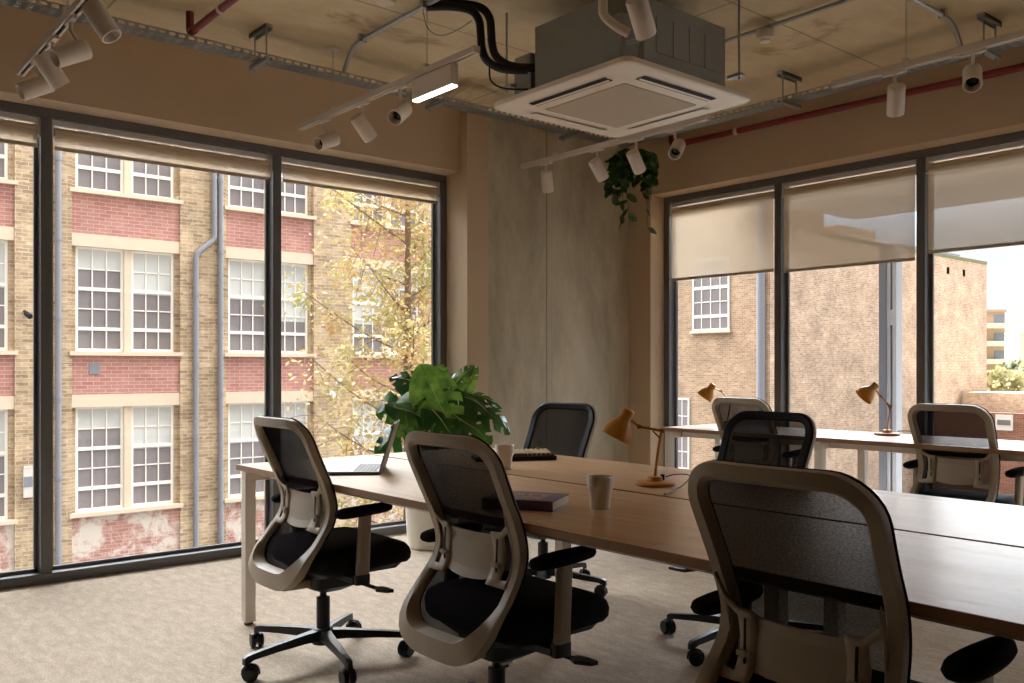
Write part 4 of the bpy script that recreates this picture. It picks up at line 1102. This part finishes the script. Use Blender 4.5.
# street tree
tr = thing('street_tree', 'slender young tree with amber feathery leaves in front of the brick building', 'tree', (-13, 8.57, -4.5))
rt_ = random.Random(11)
MB().tube(smooth_path([(0, 0, 0), (.03, .02, 2), (-.02, .03, 4.5), (.02, 0, 6.5), (0, .02, 8.2), (0.02, 0, 10.5)], 5), [.10]*8+[.075]*8+[.055]*5+[.03]*5, 9).build('trunk', 'bark', tr, smooth=60)
fo = MB(); brm = MB()
def frond(p, s_):
    a = rt_.uniform(0, 2*PI); d = Vector((math.cos(a), math.sin(a), rt_.uniform(-1.2, .2))).normalized()
    sd = d.cross(Vector((rt_.uniform(-1, 1), rt_.uniform(-1, 1), rt_.uniform(-.5, 1)))).normalized()
    w_ = s_*.24
    fo.add([p, p+d*s_*.5+sd*w_, p+d*s_, p+d*s_*.5-sd*w_], [(0, 1, 2, 3)])
for k in range(30):
    h = 2.6+7.2*(k/30); a = k*2.4+rt_.uniform(-.5, .5); ln = rt_.uniform(1.3, 2.5)*(1.1-.062*h)
    if math.sin(a) > .3: ln *= .6
    e = Vector((math.cos(a)*ln, math.sin(a)*ln*1.2, h+.45*ln)); b0 = Vector((0, 0, h-.3))
    mid = b0*.5+e*.5+Vector((rt_.uniform(-.1, .1), rt_.uniform(-.1, .1), -.08)); pts = smooth_path([b0, mid, e], 6)
    brm.tube(pts, [.024-.0015*i for i in range(len(pts))], 5)
    for i, p in enumerate(pts[3:]):
        for _ in range(3):
            tw = p+Vector((rt_.gauss(0, .22), rt_.gauss(0, .22), rt_.gauss(-.16, .18)))
            if rt_.random() < .4: brm.tube([p, p*.5+tw*.5+Vector((0, 0, .03)), tw], .006, 4)
            for _ in range(rt_.randint(7, 19)):
                frond(tw+Vector((rt_.gauss(0, .12), rt_.gauss(0, .12), rt_.gauss(-.04, .11))), rt_.uniform(.06, .14))
brm.build('branch', 'bark', tr, smooth=60); f_ = fo.build('foliage', 'amber', tr); f_['kind'] = 'stuff'

# far away: flats, trees, a parked car
def block(px, py, w_, d_, h, mt, label, rows):
    t = thing('apartment_block', label, 'building', (px, py, -4.5), math.radians(50), 'distant apartment blocks')
    MB().box(-w_/2, w_/2, 0, d_, 0, h).build('wall', mt, t)
    fh = h/rows
    for r in range(rows):
        for k in range(max(2, int(w_/3))):
            x = -w_/2+1.2+3*k
            if x+1.8 > w_/2: break
            MB().box(x, x+1.7, -.08, .02, r*fh+.8, r*fh+fh-.5).build('window', 'aptglass', t)
        MB().box(w_/2-5.2, w_/2-.6, -1.3, .05, r*fh+.25, r*fh+1.1).build('balcony', 'aptpale', t)
    MB().box(-w_/2-.2, w_/2+.2, -.2, d_+.2, h, h+.4).build('roof', mt, t)
R0 = lambda r, z: ((.644*r-.765)*z, (.765*r+.644)*z)       # a spot seen along the view, z metres away
x, y = R0(.502, 150); block(x, y, 15, 12, 15.0, 'apartment', 'distant brown apartment block with balconies behind the gable corner', 5)
x, y = R0(.5585, 190); block(x, y, 3, 8, 8.5, 'aptpale', 'small distant pale building between the two apartment blocks', 3)
x, y = R0(.608, 175); block(x, y, 14, 12, 12.2, 'aptpale', 'distant pale apartment block at the right photo edge', 4)
def far_tree(r, z, h, w_, mt, label, seed):
    x, y = R0(r, z); t = thing('leafy_tree', label, 'tree', (x, y, -4.3), 0, 'distant trees')
    q = random.Random(seed); MB().tube([(0, 0, 0), (.1, 0, h*.35), (0, 0, h*.8)], [.3, .22, .08], 7).build('trunk', 'bark', t)
    m = MB()
    for k in range(420):
        u_ = Vector((q.gauss(0, 1), q.gauss(0, 1), q.gauss(0, 1))).normalized()*q.uniform(.5, 1)
        p = Vector((u_.x*w_/2, u_.y*w_/2, h*.62+u_.z*h*.38)); s_ = w_*.07
        a1 = Vector((q.uniform(-1, 1), q.uniform(-1, 1), q.uniform(-1, 1))).normalized(); a2 = a1.orthogonal().normalized()
        m.add([p+a1*s_, p+a2*s_, p-a1*s_, p-a2*s_], [(0, 1, 2, 3)])
    f = m.build('foliage', mt, t); f['kind'] = 'stuff'
far_tree(.548, 100, 5.6, 4.6, 'spring', 'distant pale green bushy tree next to the gable corner', 1)
far_tree(.585, 125, 6.6, 5, 'spring', 'distant pale tree in front of the right edge flats', 2)
far_tree(.566, 138, 7, 5, 'bush', 'distant bare looking tree below the small pale building', 3)
x, y = R0(.562, 95); hd = thing('hedge', 'low dark hedge behind the brick outbuilding', 'hedge', (x, y, -4.3), math.radians(50))
m = MB(); q = random.Random(9)
for k in range(500):
    p = Vector((q.uniform(-9, 9), q.uniform(-.8, .8), q.uniform(.2, 2.6))); a1 = Vector((q.uniform(-1, 1), q.uniform(-1, 1), q.uniform(-1, 1))).normalized()*.35; a2 = a1.orthogonal()
    m.add([p+a1, p+a2, p-a1, p-a2], [(0, 1, 2, 3)])
f = m.build('foliage', 'bush', hd); f['kind'] = 'stuff'
x, y = R0(.563, 128); car = thing('car', 'tiny white car parked far away beyond the outbuilding', 'car', (x, y, -4.3+1.3), math.radians(50))
m = MB(); sec = [(-2.1, .35, .75), (-1.9, .3, .95), (-1.0, .28, 1.0), (-.5, .28, 1.45), (.9, .28, 1.48), (1.6, .28, 1.05), (2.05, .3, .95), (2.15, .35, .7)]
m.loft([[(a, -.85, z0), (a, .85, z0), (a, .8, (z0+z1)/2+.1), (a, .7, z1), (a, -.7, z1), (a, -.8, (z0+z1)/2+.1)] for a, z0, z1 in sec]); m.build('body', 'carwhite', car, smooth=30)
for a in (-1.3, 1.35):
    for s_ in (-.8, .8): MB().lathe([(.3, -.1), (.32, 0), (.3, .1)], 14, (a, s_, .32), (0, 1, 0)).build('wheel', 'dark', car)
m = MB().box(-.35, .85, -.82, .82, 1.1, 1.38); m.build('side_glass', 'aptglass', car)

# ------------------------------------------------------------------ daylight
wd = bpy.data.worlds.new('overcast_sky'); SC.world = wd; wd.use_nodes = True; nt = wd.node_tree; nt.nodes.clear()
o = N(nt, 'ShaderNodeOutputWorld'); bg = N(nt, 'ShaderNodeBackground'); L(nt, bg.outputs[0], o.inputs[0])
tc = N(nt, 'ShaderNodeTexCoord'); sp = N(nt, 'ShaderNodeSeparateXYZ'); L(nt, tc.outputs['Generated'], sp.inputs[0])
mp = N(nt, 'ShaderNodeMapping'); mp.inputs['Scale'].default_value = (1, 1, 3.5); L(nt, tc.outputs['Generated'], mp.inputs[0])
cz_ = N(nt, 'ShaderNodeTexNoise', Scale=2.6, Detail=7., Roughness=.55, Distortion=.4); L(nt, mp.outputs[0], cz_.inputs['Vector'])
rc = ramp(nt, [(.38, (.66, .78, .96)), (.58, (1, .985, .96))]); L(nt, cz_.outputs[0], rc.inputs[0])
st_ = N(nt, 'ShaderNodeMapRange'); st_.inputs[1].default_value = 0; st_.inputs[2].default_value = .9; st_.inputs[3].default_value = 1.05; st_.inputs[4].default_value = 1.5
L(nt, sp.outputs[2], st_.inputs[0])
# extra sky glow high over the street, added to brighten the room
dt = N(nt, 'ShaderNodeVectorMath', operation='DOT_PRODUCT'); dt.inputs[1].default_value = Vector((-.58, .47, .66)).normalized()
L(nt, tc.outputs['Generated'], dt.inputs[0])
mxx = N(nt, 'ShaderNodeMath', operation='MAXIMUM'); mxx.inputs[1].default_value = 0; L(nt, dt.outputs['Value'], mxx.inputs[0])
pw = N(nt, 'ShaderNodeMath', operation='POWER'); pw.inputs[1].default_value = 2.2; L(nt, mxx.outputs[0], pw.inputs[0])
el = N(nt, 'ShaderNodeMapRange', interpolation_type='SMOOTHSTEP'); el.inputs[1].default_value = .11; el.inputs[2].default_value = .50; L(nt, sp.outputs[2], el.inputs[0])
gl = N(nt, 'ShaderNodeMath', operation='MULTIPLY'); L(nt, pw.outputs[0], gl.inputs[0]); L(nt, el.outputs[0], gl.inputs[1])
tot = N(nt, 'ShaderNodeMath', operation='MULTIPLY_ADD'); tot.inputs[1].default_value = 48.; L(nt, gl.outputs[0], tot.inputs[0]); L(nt, st_.outputs[0], tot.inputs[2])
L(nt, rc.outputs[0], bg.inputs['Color']); L(nt, tot.outputs[0], bg.inputs['Strength'])

# ------------------------------------------------------------------ camera
cam = bpy.data.cameras.new('camera'); co = bpy.data.objects.new('camera', cam); COL.objects.link(co)
cam.sensor_width = 36; cam.lens = 893/1024*36; cam.shift_y = 26/1024; cam.clip_end = 2000; cam.clip_start = .05
co.location = (0, 0, 1.18); co.rotation_euler = (PI/2, 0, math.radians(49.9)); SC.camera = co
vs = SC.view_settings; vs.view_transform = 'Standard'; vs.look = 'None'; vs.gamma = 1; vs.use_curve_mapping = False; vs.exposure = .1
